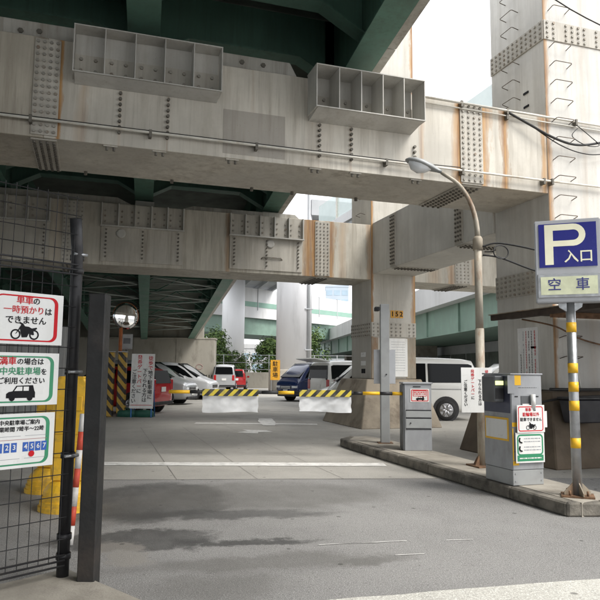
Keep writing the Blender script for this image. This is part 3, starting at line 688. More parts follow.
s3 = board('parking_notice', 'white map sign with opening hours, lowest of three on the fence', .46, .352, on_fence(-.398, .855), R(30))
ring(s3, -.21, .195, .02, .33, .010, .05, -.001, 'sign_green', .026)
text('lettering', '中央駐車場ご案内', .034, 'sign_black', s3, (-.01, ys, .292), bold=.012)
text('lettering', '営業時間 7時半～22時', .034, 'sign_black', s3, (-.01, ys, .250), bold=.012)
for i, x in enumerate((-.135, -.088, -.041, .035, .077, .119, .161)):
    MB().box(x-.018, x+.018, -.0025, -.0005, .105, .165).build('map_tile', 'sign_blue', s3)
    text('lettering', str(i+1), .045, 'sign_white', s3, (x, -.0045, .135), bold=.012)
flat(s3, circ(.077, .088, .02), -.0035, 'sign_red', 'map_dot')
for x0, x1, z in ((-.17, .0, .205), (.03, .18, .205), (-.17, .0, .06), (.03, .18, .06)): flat(s3, [(x0, z), (x1, z), (x1, z+.003), (x0, z+.003)], -.001, 'sign_grey', 'map_line')
flat(s3, [(-.18, .182), (.18, .182), (.18, .186), (-.18, .186)], -.001, 'sign_pink', 'map_line')

# ---- dark square post beside the fence
P = thing('steel_post', 'dark square steel post standing beside the fence end', 'post', (.05, 4.78, 0), R(-17))
MB().box(-.058, .058, -.07, .07, 0, 2.03).build('shaft', 'post_steel', P, bevel=.006)

# ---- yellow plastic stands behind the fence, striped pole
def stand(label, loc, rz, s=1.):
    t = thing('bollard_stand', label, 'bollard', loc, rz, 'yellow stands behind the fence')
    prof = [(.30, 0), (.30, .05), (.285, .055), (.285, .10), (.27, .105), (.27, .15), (.255, .155), (.25, .20), (.20, .27), (.15, .30)]
    MB().lathe([(r*s, z*s) for r, z in prof], 28, smooth=False).build('base', 'yellow_plastic', t)
    MB().prism([(-.17*s, .28*s), (.17*s, .28*s), (.2*s, .7*s), (.2*s, 1.36*s), (.16*s, 1.42*s), (-.16*s, 1.42*s), (-.2*s, 1.36*s), (-.2*s, .7*s)], 1, -.09*s, .09*s).build('body', 'yellow_plastic', t, bevel=.03, seg=3)
    for z in (.55, .8, 1.05): MB().box(-.15*s, .15*s, -.1*s, -.089*s, z*s, (z+.16)*s).build('moulded_panel', 'yellow_tape', t, bevel=.012)
    return t
stand('yellow plastic bollard stand on a stepped round base, nearer of two', (-.17, 7.6, 0), R(-20))
stand('yellow plastic bollard stand half hidden behind its twin', (-.42, 8.75, 0), R(-30), .95)
D_ = thing('round_marker', 'yellow rimmed round marker disc between fence post and square post', 'sign', (-.02, 7.75, 0), R(-25))
MB().tube([(0, 0, 0), (0, 0, 1.05)], .025, 8).build('stem', 'yellow_plastic', D_)
MB().tube([(0, -.02, 1.22), (0, .02, 1.22)], .20, 24).build('disc', 'yellow_plastic', D_)
MB().tube([(0, -.026, 1.22), (0, -.0205, 1.22)], .14, 24).build('face', 'sign_white', D_)
SP = thing('striped_pole', 'leaning red and white striped pole behind the fence post', 'pole', (-.10, 6.05, 0))
a, b_ = Vector((0, 0, 0)), Vector((.06, .14, 1.1))
for k in range(7):
    p, q = a.lerp(b_, k/7), a.lerp(b_, (k+1)/7-.0005)
    MB().tube([p, q], .028, 10).build('band', 'red_band' if k % 2 else 'white_band', SP)

# ---- P sign
PS = thing('parking_sign', 'blue illuminated parking sign with white P on a banded post', 'sign', (5.19, 6.02, .15), R(-38))
MB().tube([(0, 0, .02), (0, 0, 2.15)], .052, 16).build('pole', 'galvanised', PS)
for z in (1.87, 1.41, 1.20, .99, .58): MB().tube([(0, 0, z-.055), (0, 0, z+.055)], .0545, 16).build('yellow_band', 'yellow_tape', PS)
MB().box(-.17, .17, -.13, .13, .0, .018).build('base_plate', 'rusty_steel', PS)
for k in range(4):
    t = k*PI/2+.4; MB().prism([(.05, .018), (.15, .018), (.15, .05), (.05, .15)], 1, -.006, .006).map(lambda x, y, z: (x*cos(t)-y*sin(t), x*sin(t)+y*cos(t), z)).build('gusset', 'rust_runs', PS)
    MB().tube([(.13*cos(t+.5), .11*sin(t+.5), .018), (.13*cos(t+.5), .11*sin(t+.5), .07)], .014, 6).build('anchor_bolt', 'rusty_steel', PS)
case = MB().box(-.365, .335, -.11, .11, 2.15, 3.10).build('case', 'frame_grey', PS, bevel=.012, seg=2)
MB().box(-.318, .29, -.118, -.111, 2.55, 3.055).build('blue_panel', 'panel_blue', case)
MB().box(-.343, .316, -.125, -.111, 2.20, 2.475).build('lower_frame', 'galvanised', case, bevel=.006)
MB().box(-.31, .284, -.131, -.126, 2.235, 2.44).build('lit_panel', 'panel_pale', case)
pm = MB()
def loop(poly_o, poly_i, y):
    n = len(poly_o); MB.add(pm, [(p[0], y, p[1]) for p in poly_o]+[(p[0], y, p[1]) for p in poly_i], [(k, (k+1) % n, n+(k+1) % n, n+k) for k in range(n)])
o_ = [(-.255, 2.79), (-.255, 3.045), (.0, 3.045)] + [(.05+.128*sin(R(a)), 2.917+.128*cos(R(a))) for a in range(0, 181, 15)] + [(.0, 2.79)]
i_ = [(-.165, 2.855), (-.165, 2.975), (.0, 2.975)] + [(.05+.06*sin(R(a)), 2.917+.06*cos(R(a))) for a in range(0, 181, 15)] + [(.0, 2.855)]
loop(o_, i_, -.1195); pm.add([(-.255, -.1195, 2.58), (-.165, -.1195, 2.58), (-.165, -.1195, 2.79), (-.255, -.1195, 2.79)], [(0, 1, 2, 3)])
pm.build('letter_p', 'panel_cream', case)
text('lettering', '入口', .155, 'panel_cream', case, (.10, -.120, 2.66), bold=.012)
text('lettering', '空', .15, 'letter_indigo', case, (-.165, -.133, 2.34), bold=.012); text('lettering', '車', .15, 'letter_indigo', case, (.13, -.133, 2.34), bold=.012)
for s in (-1, 1): MB().prism([(0, 2.15), (s*.13, 2.15), (s*.12, 2.10), (0, 2.02)], 1, -.03, .03).build('bracket', 'galvanised', PS)

# ---- ticket machine
TM = thing('ticket_machine', 'grey ticket machine plastered with small signs on the island', 'machine', (5.12, 7.05, .15))
hw, hd = .225, .29
MB().box(-hw+.005, hw-.005, -hd+.005, hd-.005, 0, .18).build('plinth', 'machine_side', TM, bevel=.005)
MB().box(-hw, hw, -hd, hd, .184, 1.325).build('body', 'machine_grey', TM, bevel=.008, seg=2)
MB().box(-hw-.012, hw+.012, -hd-.012, hd+.012, 1.326, 1.345).build('lid', 'machine_grey', TM, bevel=.004)
MB().box(-hw-.004, -hw-.0005, -hd+.02, hd-.02, .86, 1.31).build('side_panel', 'machine_navy', TM)
MB().box(-hw-.14, -hw-.005, -.16, .12, .99, 1.31).build('reader_head', 'machine_dark', TM, bevel=.012)
MB().box(-hw-.13, -hw-.02, -.172, -.161, 1.20, 1.25).build('reader_display', 'display_glow', TM)
MB().box(-hw-.05, -hw+.05, -.30, -.295, 1.1, 1.32).build('reader_cover', 'machine_grey', TM)
MB().box(-hw-.13, -hw-.02, -.172, -.161, 1.03, 1.16).build('reader_slot', 'trim_black', TM)
MB().box(-hw+.005, -hw+.145, -hd-.003, -hd-.0005, 1.20, 1.32).build('yellow_label', 'yellow_tape', TM)
for z in (.24, .70): MB().box(-hw+.005, -hw+.09, -hd-.003, -hd-.0005, z, z+.05).build('yellow_label', 'yellow_tape', TM)
MB().box(-hw+.005, -hw+.02, -hd-.003, -hd-.0005, .30, .68).build('yellow_label', 'yellow_tape', TM)
rec = MB().box(-.085, .04, -hd-.006, -hd-.0005, .74, 1.07).build('ticket_recess', 'machine_dark', TM)
MB().box(-.07, .03, -hd-.012, -hd-.007, .93, .975).build('slot_label', 'sign_white', rec)
MB().tube([(.068, -hd-.034, .93), (.068, -hd-.034, 1.09)], .03, 10).build('paper_roll', 'sign_white', TM)
lines(TM, -.12, .15, (1.17,), -hd-.002, 'machine_dark', .006)
for s in (-1, 1): MB().box(s*.15-.022, s*.15+.022, -hd-.004, -hd-.0005, 1.055, 1.07).build('lock', 'trim_black', TM)
MB().box(-hw+.01, hw-.01, -hd-.002, -hd-.0004, .40, .404).build('door_seam', 'trim_black', TM)
fr_ = MB().box(-hw-.006, -hw-.001, -hd+.06, hd-.03, .52, .80).build('yellow_frame', 'yellow_tape', TM)
MB().box(-hw-.009, -hw-.0065, -hd+.085, hd-.055, .545, .775).build('notice_sheet', 'sign_white', fr_)
def wallm(parent, x0, x1, z0, z1, y, nm, m, th=.004): return MB().box(x0, x1, y-th, y, z0, z1).build(nm, m, parent)
for z in (.46, .98): MB().box(hw-.004, hw+.012, -hd+.02, -hd+.07, z, z+.07).build('hinge', 'machine_dark', TM, bevel=.003)
for k in range(3): MB().tube([(.12, -hd-.001, .86+.05*k), (.12, -hd-.008, .86+.05*k)], .012, 10).build('button', ['sign_red', 'sign_green', 'machine_dark'][k], TM)
MB().box(-.02, .10, -hd-.005, -hd-.0005, .30, .33).build('return_slot', 'trim_black', TM)
for s1x, z in ((.185, .05), (-.185, .05), (.185, .14), (-.185, .14)): MB().tube([(s1x, -hd+.004, z), (s1x, -hd-.002, z)], .008, 8).build('screw', 'galvanised', TM)
n1 = board('machine_notice', 'white sign with red border and motorcycle on the ticket machine', .41, .33, (5.145, 7.05-hd-.04, .15+.63), R(2), th=.004)
ring(n1, -.19, .18, .015, .315, .012, .03, -.001, 'sign_red')
text('lettering', '単車', .045, 'sign_red', n1, (-.04, -.002, .272), bold=.012); text('lettering', 'は', .04, 'sign_black', n1, (.055, -.002, .272), bold=.012)
text('lettering', '駐輪場以外', .05, 'sign_red', n1, (0, -.002, .215), bold=.012)
text('lettering', '駐車できません', .046, 'sign_black', n1, (0, -.002, .155), bold=.012)
bike(n1, .0, .06, .1, -.002)
n2 = board('machine_notice', 'green bordered telephone notice low on the ticket machine', .42, .36, (5.13, 7.05-hd-.03, .15+.27), R(1), th=.004)
ring(n2, -.19, .19, .085, .34, .02, .05, -.001, 'sign_green')
flat(n2, [(-.19, .02), (.19, .02), (.19, .09), (-.19, .09)], -.0012, 'sign_green', 'band')
lines(n2, -.16, .16, (.055,), -.0025, 'sign_white', .014)
for z in (.27, .17):
    MB().tube([(-.15, -.003, z+.03), (-.158, -.003, z), (-.15, -.003, z-.02), (-.12, -.003, z-.03)], .009, 6).build('phone_pictogram', 'sign_black', n2)
    lines(n2, -.09, .15, (z+.018, z-.018), -.0015, 'sign_grey', .012)
n3 = board('paper_sheet', 'blank white sheet sticking out behind the machine signs', .1, .2, (5.40, 7.05-.25, .15+.68), R(8), th=.003, cat='sheet')

# ---- barrier: cabinet, boom and hanging sheets
CB = thing('barrier_cabinet', 'grey barrier gate cabinet with louvred door on the island', 'barrier', (5.50, 10.35, .15), R(-17.9))
MB().box(-.22, .25, -.2, .2, .0, 1.14).build('body', 'machine_grey', CB, bevel=.006)
MB().box(-.25, .27, -.22, .22, 1.141, 1.17).build('lid', 'machine_grey', CB, bevel=.006)
MB().box(-.245, -.221, -.19, .19, .01, 1.13).build('side_channel', 'machine_dark', CB, bevel=.003)
for z in (.68, .545, .36): MB().box(-.2, .24, -.207, -.2005, z, z+.018).build('door_seam', 'trim_black', CB)
for z0, z1 in ((.57, .675), (.385, .54)): MB().box(-.2, .235, -.212, -.2005, z0, z1).build('door_panel', 'machine_side', CB, bevel=.003)
MB().tube([(-.12, -.212, .47), (-.12, -.225, .47)], .012, 10).build('lock', 'trim_black', CB)
MB().box(-.07, .06, -.208, -.2005, 1.09, 1.105).build('handle', 'trim_black', CB)
gs = MB().box(-.12, .21, -.205, -.2005, .83, 1.06).build('warning_sign', 'sign_white', CB)
ring(gs, -.105, .195, .845, 1.045, .014, .02, -.2062, 'sign_red'); ring(gs, -.075, .165, .93, 1.03, .01, .01, -.2062, 'sign_red')
carpic(gs, .05, .87, .12, -.2062); lines(gs, -.06, .15, (1.0, .97), -.2062, 'sign_red', .016)
bar_l = 4.15
BM = thing('barrier_boom', 'black and yellow striped barrier boom across the lane', 'barrier', (5.26, 10.32, 1.12), R(-17.9))
MB().box(-.02, .035, -.05, .05, -.07, .07).build('hub', 'trim_black', BM, bevel=.008)
segs = [(-4.12, -3.75, 1), (-3.75, -3.48, 0), (-3.48, -3.2, 1), (-3.2, -2.5, 0), (-2.5, -2.2, 0), (-2.2, -1.92, 1), (-1.92, -1.5, 0), (-1.5, -1.2, 1), (-1.2, -.88, 0), (-.88, -.72, 0), (-.72, -.42, 1), (-.42, -.2, 0), (-.2, 0, 1)]
for x0, x1, yl in segs:
    MB().tube([(x0+.002, 0, 0), (x1-.002, 0, 0)], .03, 12).build('band', 'yellow_tape' if yl else 'trim_black', BM)
def hang(label, x0, x1, ht, seed):
    c, s = cos(R(-17.9)), sin(R(-17.9))
    t = thing('hanging_sheet', label, 'sheet', (5.26+c*x0, 10.32+s*x0, 1.12), R(-17.9), 'sheets on the boom')
    wd = x1-x0
    MB().box(0, wd, -.036, -.031, -.065, .045).build('tiger_tape', 'tiger_sheet', t, bevel=.001)
    MB().box(0, wd, .031, .036, -.065, .045).build('tiger_tape', 'tiger_sheet', t, bevel=.001)
    MB().box(0, wd, -.036, .036, .0455, .05).build('tiger_tape', 'tiger_sheet', t)
    rnd = random.Random(seed); nx, nz = 22, 9; v = []
    for j in range(nz+1):
        for i in range(nx+1):
            x = wd*i/nx; z = -.05-ht*j/nz
            v.append((x+.01*sin(j*1.3+seed)*j/nz, .022*sin(x*9+seed)*j/nz+.012*sin(x*23+j*.9)+rnd.uniform(-.006, .006), z-.012*sin(x*5+seed)*j/nz))
    f = [(j*(nx+1)+i, j*(nx+1)+i+1, (j+1)*(nx+1)+i+1, (j+1)*(nx+1)+i) for j in range(nz) for i in range(nx)]
    MB().add(v, f, True).build('plastic_sheet', 'sheet_plastic', t)
hang('longer white plastic sheet hung from the boom, nearer its free end', -3.53, -2.55, .30, 1)
hang('white plastic sheet hung from the boom, nearer the cabinet', -1.83, -.92, .28, 4)
CP = thing('camera_post', 'square grey post with a small camera and board behind the boom', 'post', (5.42, 11.42, .148), R(-17.9))
MB().box(-.085, .085, -.07, .07, 0, 2.66).build('shaft', 'machine_side', CP, bevel=.008)
MB().box(-.14, .14, -.12, .12, 0, .015).build('base_plate', 'rusty_steel', CP)
cm_ = MB().box(-.2, -.105, -.16, .02, 2.52, 2.60).build('camera', 'trim_black', CP, bevel=.01)
MB().tube([(-.15, -.161, 2.56), (-.15, -.18, 2.56)], .025, 12).build('lens', 'car_glass', cm_)
MB().box(-.20, .22, .081, .10, 1.12, 1.78).build('board', 'frame_grey', CP, bevel=.004)
MB().tube([(.02, -.08, 1.3), (.02, -.092, 1.3)], .015, 8).build('lock', 'trim_black', CP)

# ---- street lamp
LP = thing('street_lamp', 'rust streaked street lamp with curved arm in front of the column', 'street lamp', (5.48, 8.28, .15))
MB().tube([(0, 0, .01), (0, 0, 2.0)], .066, 16).build('lower_pole', 'lamp_pole_paint', LP)
MB().tube([(0, 0, 2.0), (0, 0, 3.30)], .058, 16).build('upper_pole', 'lamp_pole_paint', LP)
MB().tube([(0, 0, 3.18), (0, 0, 3.35), (0, 0, 3.39)], [.074, .074, .052], 14).build('collar', 'rust_runs', LP)
arm = []
for k in range(11):
    t = R(9*k*.80); arm.append((-.60*(1-cos(t))*r0.x, -.60*(1-cos(t))*r0.y, 3.38+.97*sin(t)))
e = Vector(arm[-1]); d_ = (e-Vector(arm[-2])).normalized(); arm += [e+d_*.14]
MB().tube(arm, [.04-.0012*i for i in range(len(arm))], 12).build('arm', 'lamp_pole_paint', LP)
e = Vector(arm[-1]); hd_ = Vector((-r0.x, -r0.y, .36)).normalized()
hp = []
for t, wd, ht, dn in ((0, .035, .035, .035), (.07, .055, .05, .05), (.18, .11, .075, .07), (.32, .16, .085, .08), (.44, .155, .075, .07), (.54, .10, .045, .04), (.58, .03, .012, .012)):
    hp.append((t, wd, ht, dn))
hm = MB(); sd_ = Vector((sin(YAW), cos(YAW), 0)); upv = hd_.cross(sd_); upv = upv if upv.z > 0 else -upv; n = 14
v = []
for t, wd, ht, dn in hp:
    for j in range(n):
        a = 2*PI*j/n; z = sin(a)*(ht if sin(a) > 0 else dn*.35); v.append(e+hd_*t+sd_*(cos(a)*wd)+upv*z)
hm.add(v, [(i*n+j, i*n+(j+1) % n, (i+1)*n+(j+1) % n, (i+1)*n+j) for i in range(len(hp)-1) for j in range(n)], True)
hm.f.append([j for j in range(n)]); hm.sm.append(False); hm.f.append([(len(hp)-1)*n+j for j in range(n)]); hm.sm.append(False)
head = hm.build('lamp_head', 'machine_side', LP)
gl = []
for t, wd, dn in ((.16, .04, .01), (.24, .10, .08), (.34, .13, .12), (.45, .11, .10), (.52, .05, .02)):
    for j in range(9):
        a = PI+PI*j/8; gl.append(e+hd_*t+sd_*(cos(a)*wd)+upv*(sin(a)*dn-.012))
MB().add(gl, [(i*9+j, i*9+j+1, (i+1)*9+j+1, (i+1)*9+j) for i in range(4) for j in range(8)], True).build('lamp_glass', 'lamp_clear', head)
MB().box(-.17, .17, -.17, .17, 0, .02).build('base_plate', 'rusty_steel', LP)
for k in range(4):
    t = k*PI/2+.3
    MB().prism([(.07, .02), (.16, .02), (.07, .16)], 1, -.006, .006).map(lambda x, y, z: (x*cos(t)-y*sin(t), x*sin(t)+y*cos(t), z)).build('gusset', 'rusty_steel', LP)
lpz = Vector((5.48, 8.28, 0))
cable('upper black cable drooping from the lamp pole towards the parking sign', [lpz+Vector((.05, -.05, 3.38)), (5.75, 8.1, 3.42), (6.2, 7.7, 3.25), (6.7, 7.4, 3.02), (7.4, 7.0, 2.95)], .014, group='cables on the lamp pole')
cable('lower black cable drooping from the lamp pole towards the parking sign', [lpz+Vector((.05, -.05, 3.25)), (5.75, 8.1, 3.2), (6.15, 7.8, 2.98), (6.6, 7.5, 2.85), (7.4, 7.0, 2.8)], .014, group='cables on the lamp pole')
cable('loop of spare black cable hanging on the lamp pole', [lpz+Vector((.08, -.06, 3.3))] + [(5.72+.13*cos(R(a)), 8.05, 3.28+.1*sin(R(a))) for a in range(180, -181, -40)], .01, group='cables on the lamp pole')
VB = ['徒歩で', '地下駐車場に', '下りられる方は', '発券ゲートバー', 'に', 'ご注意ください']
def vertical_notice(par, wd, ht, y):
    s = ht*.084; top = ht*.93
    for fx, parts, drop in ((.33, ((VB[0], 'sign_red'), (VB[1], 'sign_black')), .3), (.10, ((VB[2], 'sign_black'),), 2.8), (-.13, ((VB[3], 'sign_red'), (VB[4], 'sign_black')), .2), (-.36, ((VB[5], 'sign_black'),), 3.0)):
        z = top-s*drop
        for body, m in parts:
            for ch in body: text('lettering', ch, s, m, par, (wd*fx, y, z), bold=.008); z -= s*1.0
ln_ = board('vertical_notice', 'white notice with red and black vertical lettering on the lamp pole', .46, .64, (5.30, 8.11, .93), R(-12), th=.008)
vertical_notice(ln_, .46, .64, -.002)

# ---- notices on the columns
nc = thing('long_notice', 'tall white notice of vertical red and black text on the near column', 'sign', (7.735, 10.14, 1.30), R(-90))
MB().box(-.29, .29, 0, .012, 0, 1.04).build('panel', 'sign_white', nc)
for i, x in enumerate((.21, .12, .04, -.04, -.12, -.2)):
    b = MB(); z = .98 if i < 5 else .55; h = .052 if i == 0 else .042
    while z > .08:
        if random.random() < .93:
            w2 = h*.42
            for q in range(3):
                zz = z-h*(.12+.32*q); a0 = x-w2*random.uniform(.5, 1); a1 = x+w2*random.uniform(.5, 1)
                b.add([(a0, -.002, zz-h*.17), (a1, -.002, zz-h*.17), (a1, -.002, zz), (a0, -.002, zz)], [(0, 1, 2, 3)])
            xx = x+w2*random.uniform(-.5, .5); b.add([(xx-h*.06, -.0024, z-h*.9), (xx+h*.06, -.0024, z-h*.9), (xx+h*.06, -.0024, z), (xx-h*.06, -.0024, z)], [(0, 1, 2, 3)])
        z -= h*1.12
    b.build('printed_column', ['sign_red', 'sign_black', 'sign_black', 'sign_red', 'sign_grey', 'sign_black'][i], nc, kind='stuff')
nn = thing('paper_notice', 'white printed sheet fixed to the column stencilled 152', 'sign', (8.48, 16.955, 1.36))
MB().box(-.30, .30, 0, .01, 0, 1.1).build('panel', 'sign_white', nn)
lines(nn, -.22, .22, [1.0-.075*i for i in range(12)], -.002, 'sign_grey', .012)

# ---- mirror post and tiger guard
MP = thing('traffic_mirror', 'round convex traffic mirror on an orange post', 'mirror', (.93, 22.2, 0), R(14))
MB().tube([(0, 0, 0), (0, 0, 3.0), (.1, .08, 3.25)], .06, 12).build('post', 'orange_paint', MP)
prof = [(0.001, -.07), (.12, -.066), (.24, -.055), (.36, -.036), (.445, -.018)]
MB().lathe(prof, 28).map(lambda x, y, z: (.12+x*.95, -.05+z, 3.27+y)).build('mirror_face', 'mirror_glass', MP)
MB().lathe([(.44, -.015), (.455, .02), (.40, .09), (.2, .15), (.02, .17)], 28).map(lambda x, y, z: (.14+x*.97, -.04+z, 3.28+y)).build('hood', 'orange_paint', MP)
for k, x in enumerate((.62, 1.0)):
    tp = thing('tiger_post', ['black and yellow striped guard post left of the mirror post', 'black and yellow striped guard post right of the mirror post'][k], 'post', (x, 21.75-.1*k, 0), R(-18), 'striped guard posts')
    MB().box(-.13, .13, -.1, .1, 0, 2.05).build('shaft', 'tiger_post', tp, bevel=.02)
    MB().box(-.14, .14, -.11, .11, 2.051, 2.08).build('cap', 'galvanised', tp, bevel=.006)
eb = thing('meter_box', 'small pale meter box on a thin post behind the guard posts', 'box', (1.2, 23.6, 0))
MB().tube([(0, 0, 0), (0, 0, 2.2)], .03, 8).build('post', 'galvanised', eb)
MB().box(-.2, .2, -.1, -.031, 2.2, 2.75).build('case', 'machine_side', eb, bevel=.02); MB().box(-.12, .12, -.108, -.1005, 2.4, 2.6).build('window', 'machine_dark', eb)
SB = thing('standing_notice', 'white standing notice board with vertical lettering on blue legs', 'sign', (1.58, 21.1, 0), R(-19))
MB().box(-.37, .37, 0, .025, .28, 2.0).map(lambda x, y, z: (x, y+.05*z, z)).build('panel', 'sign_white', SB)
def vert_board():
    s = .155
    for x, parts, z in ((.25, ((VB[0], 'sign_red'), (VB[1], 'sign_black')), 1.85), (.08, ((VB[2], 'sign_black'),), 1.45), (-.1, ((VB[3], 'sign_red'), (VB[4], 'sign_black')), 1.88), (-.26, ((VB[5], 'sign_black'),), 1.42)):
        for body, m in parts:
            for ch in body:
                text('lettering', ch, s, m, SB, (x, .05*z-.004, z), bold=.012); z -= s*.98
vert_board()
flat(SB, [(-.34, .38), (.34, .38), (.34, .395), (-.34, .395)], .012, 'sign_red', 'underline')
for x in (-.32, .32):
    MB().box(x-.02, x+.02, .035, .065, 0, .45).build('leg', 'blue_leg', SB); MB().tube([(x, .5, 0), (x, .14, 1.6)], .018, 6).build('back_leg', 'blue_leg', SB)
for x in (-.42, .12):
    gb = thing('ballast_block', 'green ballast block at the %s foot of the standing notice' % ('left' if x < 0 else 'right'), 'block', (1.58+x*.95, 21.45-x*.3, 0), R(-19), 'green ballast blocks')
    MB().lathe([(.3, 0), (.3, .16), (.26, .2), (.1, .22)], 16, sx=1.1, sy=.6).build('body', 'green_block', gb)
    MB().tube([(-.08, 0, .2), (-.08, 0, .26), (.08, 0, .26), (.08, 0, .2)], .02, 6).build('handle', 'green_block', gb)

# ---- ribbed hoarding at the left
HO = thing('hoarding', 'grey ribbed steel hoarding behind the fence signs', 'fence', (-2.95, 20.7, 0), R(-17.9))
for k in range(12):
    x = -1.0 + .36*k - .8
    MB().prism([(x+.01, 0), (x+.05, -.03), (x+.17, -.03), (x+.21, 0), (x+.355, 0), (x+.355, .02), (x+.01, .02)], 2, .0, 2.72).build('ribbed_sheet', 'hoarding', HO)
MB().box(-1.82, 2.55, .03, .08, 2.5, 2.56).build('rail', 'galvanised', HO); MB().box(-1.82, 2.55, .03, .08, .5, .56).build('rail', 'galvanised', HO)
for x in (-1.7, .3, 2.4): MB().tube([(x, .11, 0), (x, .11, 2.6)], .03, 8).build('post', 'galvanised', HO)

# ================================================================ vehicles (local: nose towards +x, origin on the ground at mid-length)
def interp(tab, x, k):
    for a, b in zip(tab, tab[1:]):
        if a[0] <= x <= b[0]:
            t = (x-a[0])/(b[0]-a[0]+1e-9); return a[k]+(b[k]-a[k])*t
    return tab[0][k] if x < tab[0][0] else tab[-1][k]
def car(name, label, cat, L, W, st, paint, loc, rz, side, ws, rw_, wheels=(.18, .80), wr=.33, group='parked cars', plate=True, lamps='front', van=False, rear_lamp=None):
    """st: stations (x 0..1 rear->nose, z bottom, z belt, z top, width factor, roof inset)"""
    t = thing(name, label, cat, loc, rz, group)
    b = MB(); n = 0; rings = []
    for x, zb, zl, zt, wf, ri in st:
        w2 = W/2*wf; X = (x-.5)*L
        wr_ = w2-ri
        half = [(w2*.84, zb), (w2*.985, zb+.10), (w2, zb+(zl-zb)*.45), (w2*.985, zl-.03), (w2*.97, zl), (wr_+.02, max(zl+.005, zt-.10)), (wr_-.09, max(zl+.008, zt-.015)), (wr_*.5, zt+.012)]
        r = [(X, -y, z) for y, z in half] + [(X, y, z) for y, z in half[::-1]]
        rings.append(r)
    m = len(rings[0])
    v = [p for r in rings for p in r]
    f = [(i*m+j, i*m+(j+1) % m, (i+1)*m+(j+1) % m, (i+1)*m+j) for i in range(len(rings)-1) for j in range(m)]
    f += [list(range(m))[::-1], [(len(rings)-1)*m+j for j in range(m)]]
    b.add(v, f, True); b.build('body', paint, t, sub=1)
    def sy(x, z, s):           # side surface y at station x, height z
        w2 = W/2*interp(st, x, 4); zl = interp(st, x, 2); zt = interp(st, x, 3); ri = interp(st, x, 5)
        k = min(max((z-zl)/max(zt-.10-zl, .01), 0), 1); return s*(w2*.97+(w2-ri+.02-w2*.97)*k+.006)
    for poly in side:
        for s in (-1, 1):
            q = [((x-.5)*L, sy(x, z, s), z) for x, z in poly]
            q2 = [(p[0], p[1]-s*.04, p[2]) for p in q]; k = len(q)
            MB().add(q+q2, [list(range(k)) if s < 0 else list(range(k))[::-1]] + [(i, (i+1) % k, k+(i+1) % k, k+i) for i in range(k)]).build('side_window', 'car_glass', t)
    for nm, wsx in (('windscreen', ws), ('rear_window', rw_)):
        if not wsx: continue
        (xa, za, ya), (xb, zb_, yb) = wsx; d = 1 if nm == 'windscreen' else -1
        nrm = Vector((abs(zb_-za), 0, abs(xb-xa)*L)).normalized(); nrm.x *= d; nrm *= .03
        q = [Vector(((xa-.5)*L, -ya, za)), Vector(((xa-.5)*L, ya, za)), Vector(((xb-.5)*L, yb, zb_)), Vector(((xb-.5)*L, -yb, zb_))]
        o = [p+nrm for p in q]; i_ = [p-nrm for p in q]
        MB().add(o+i_, [(0, 1, 2, 3), (0, 4, 5, 1), (1, 5, 6, 2), (2, 6, 7, 3), (3, 7, 4, 0)]).build(nm, 'car_glass', t)
    for x in wheels:
        X = (x-.5)*L
        for s in (-1, 1):
            y = s*(W/2*.995)
            MB().tube([(X, y-s*.10, wr+.02), (X, y+s*.004, wr+.02)], wr+.075, 28).build('wheel_arch', 'trim_black', t)
            wh = MB().lathe([(wr*.6, 0), (wr*.97, .0), (wr, .03), (wr, .17), (wr*.97, .2), (wr*.66, .205)], 28).map(lambda a_, b2, c_: (X+a_, y-s*.185+s*c_, wr+b2)).build('wheel', 'tyre', t)
            rm = MB(); rm.lathe([(wr*.62, 0), (wr*.66, .015), (wr*.58, .02)], 24)
            rm.map(lambda a_, b2, c_: (X+a_, y+s*.012+s*c_, wr+b2))
            for k in range(6):
                a0 = k*PI/3; p0 = (X, y+s*.03, wr); p1 = (X+wr*.6*cos(a0), y+s*.022, wr+wr*.6*sin(a0)); rm.tube([p0, p1], [.05, .04], 6)
            rm.tube([(X, y+s*.01, wr), (X, y+s*.045, wr)], .06, 12)
            rm.build('rim', 'rim', wh)
            MB().tube([(X, y+s*.0105, wr), (X, y+s*.012, wr)], wr*.6, 20).build('brake_shadow', 'trim_black', wh)
    zf = interp(st, .985, 2)
    xn = L/2
    for s in (-1, 1):
        lh = MB().box(xn-.34, xn-.012, *sorted((s*W*.24, s*W*.445)), zf-.26, zf-.08)
        lh.build('headlight', 'lamp_clear', t, bevel=.04, seg=2)
        zr = interp(st, .02, 2)
        zz = (zr-.28, zr+.02) if not rear_lamp else rear_lamp
        MB().box(-L/2-.012, -L/2+.10, *sorted((s*W*.34, s*W*.448)), *zz).build('tail_light', 'tail_red', t, bevel=.02)
        MB().box(L*.2, L*.2+.12, *sorted((s*W*.5, s*(W*.5+.18))), interp(st, .7, 2)+.0, interp(st, .7, 2)+.15).build('door_mirror', paint if not van else 'trim_black', t, bevel=.03)
        for hx in ((-.02, .2) if not van else (.12,)):
            MB().box(hx*L, hx*L+.16, *sorted((s*(W*.492), s*(W*.505))), interp(st, .5, 2)-.16, interp(st, .5, 2)-.13).build('door_handle', 'chrome', t)
    MB().box(xn-.06, xn+.012, -W*.22, W*.22, zf-.28, zf-.12).build('grille', 'trim_black', t, bevel=.015)
    for k in (0, 1): MB().box(xn+.0125, xn+.018, -W*.21, W*.21, zf-.24+.07*k, zf-.22+.07*k).build('grille_bar', 'chrome', t)
    MB().box(xn-.08, xn+.015, -W*.36, W*.36, .24, .36).build('lower_grille', 'trim_black', t, bevel=.02)
    if van:
        for s in (-1, 1): MB().box(-L*.44, L*.40, *sorted((s*W*.4985, s*W*.503)), .97, .985).build('side_groove', 'machine_dark', t)
    if plate:
        MB().box(xn+.016, xn+.024, -.165, .165, .42, .585).build('number_plate', 'sign_white', t)
        MB().box(-L/2-.024, -L/2-.012, -.165, .165, .75, .915).build('number_plate', 'sign_white', t)
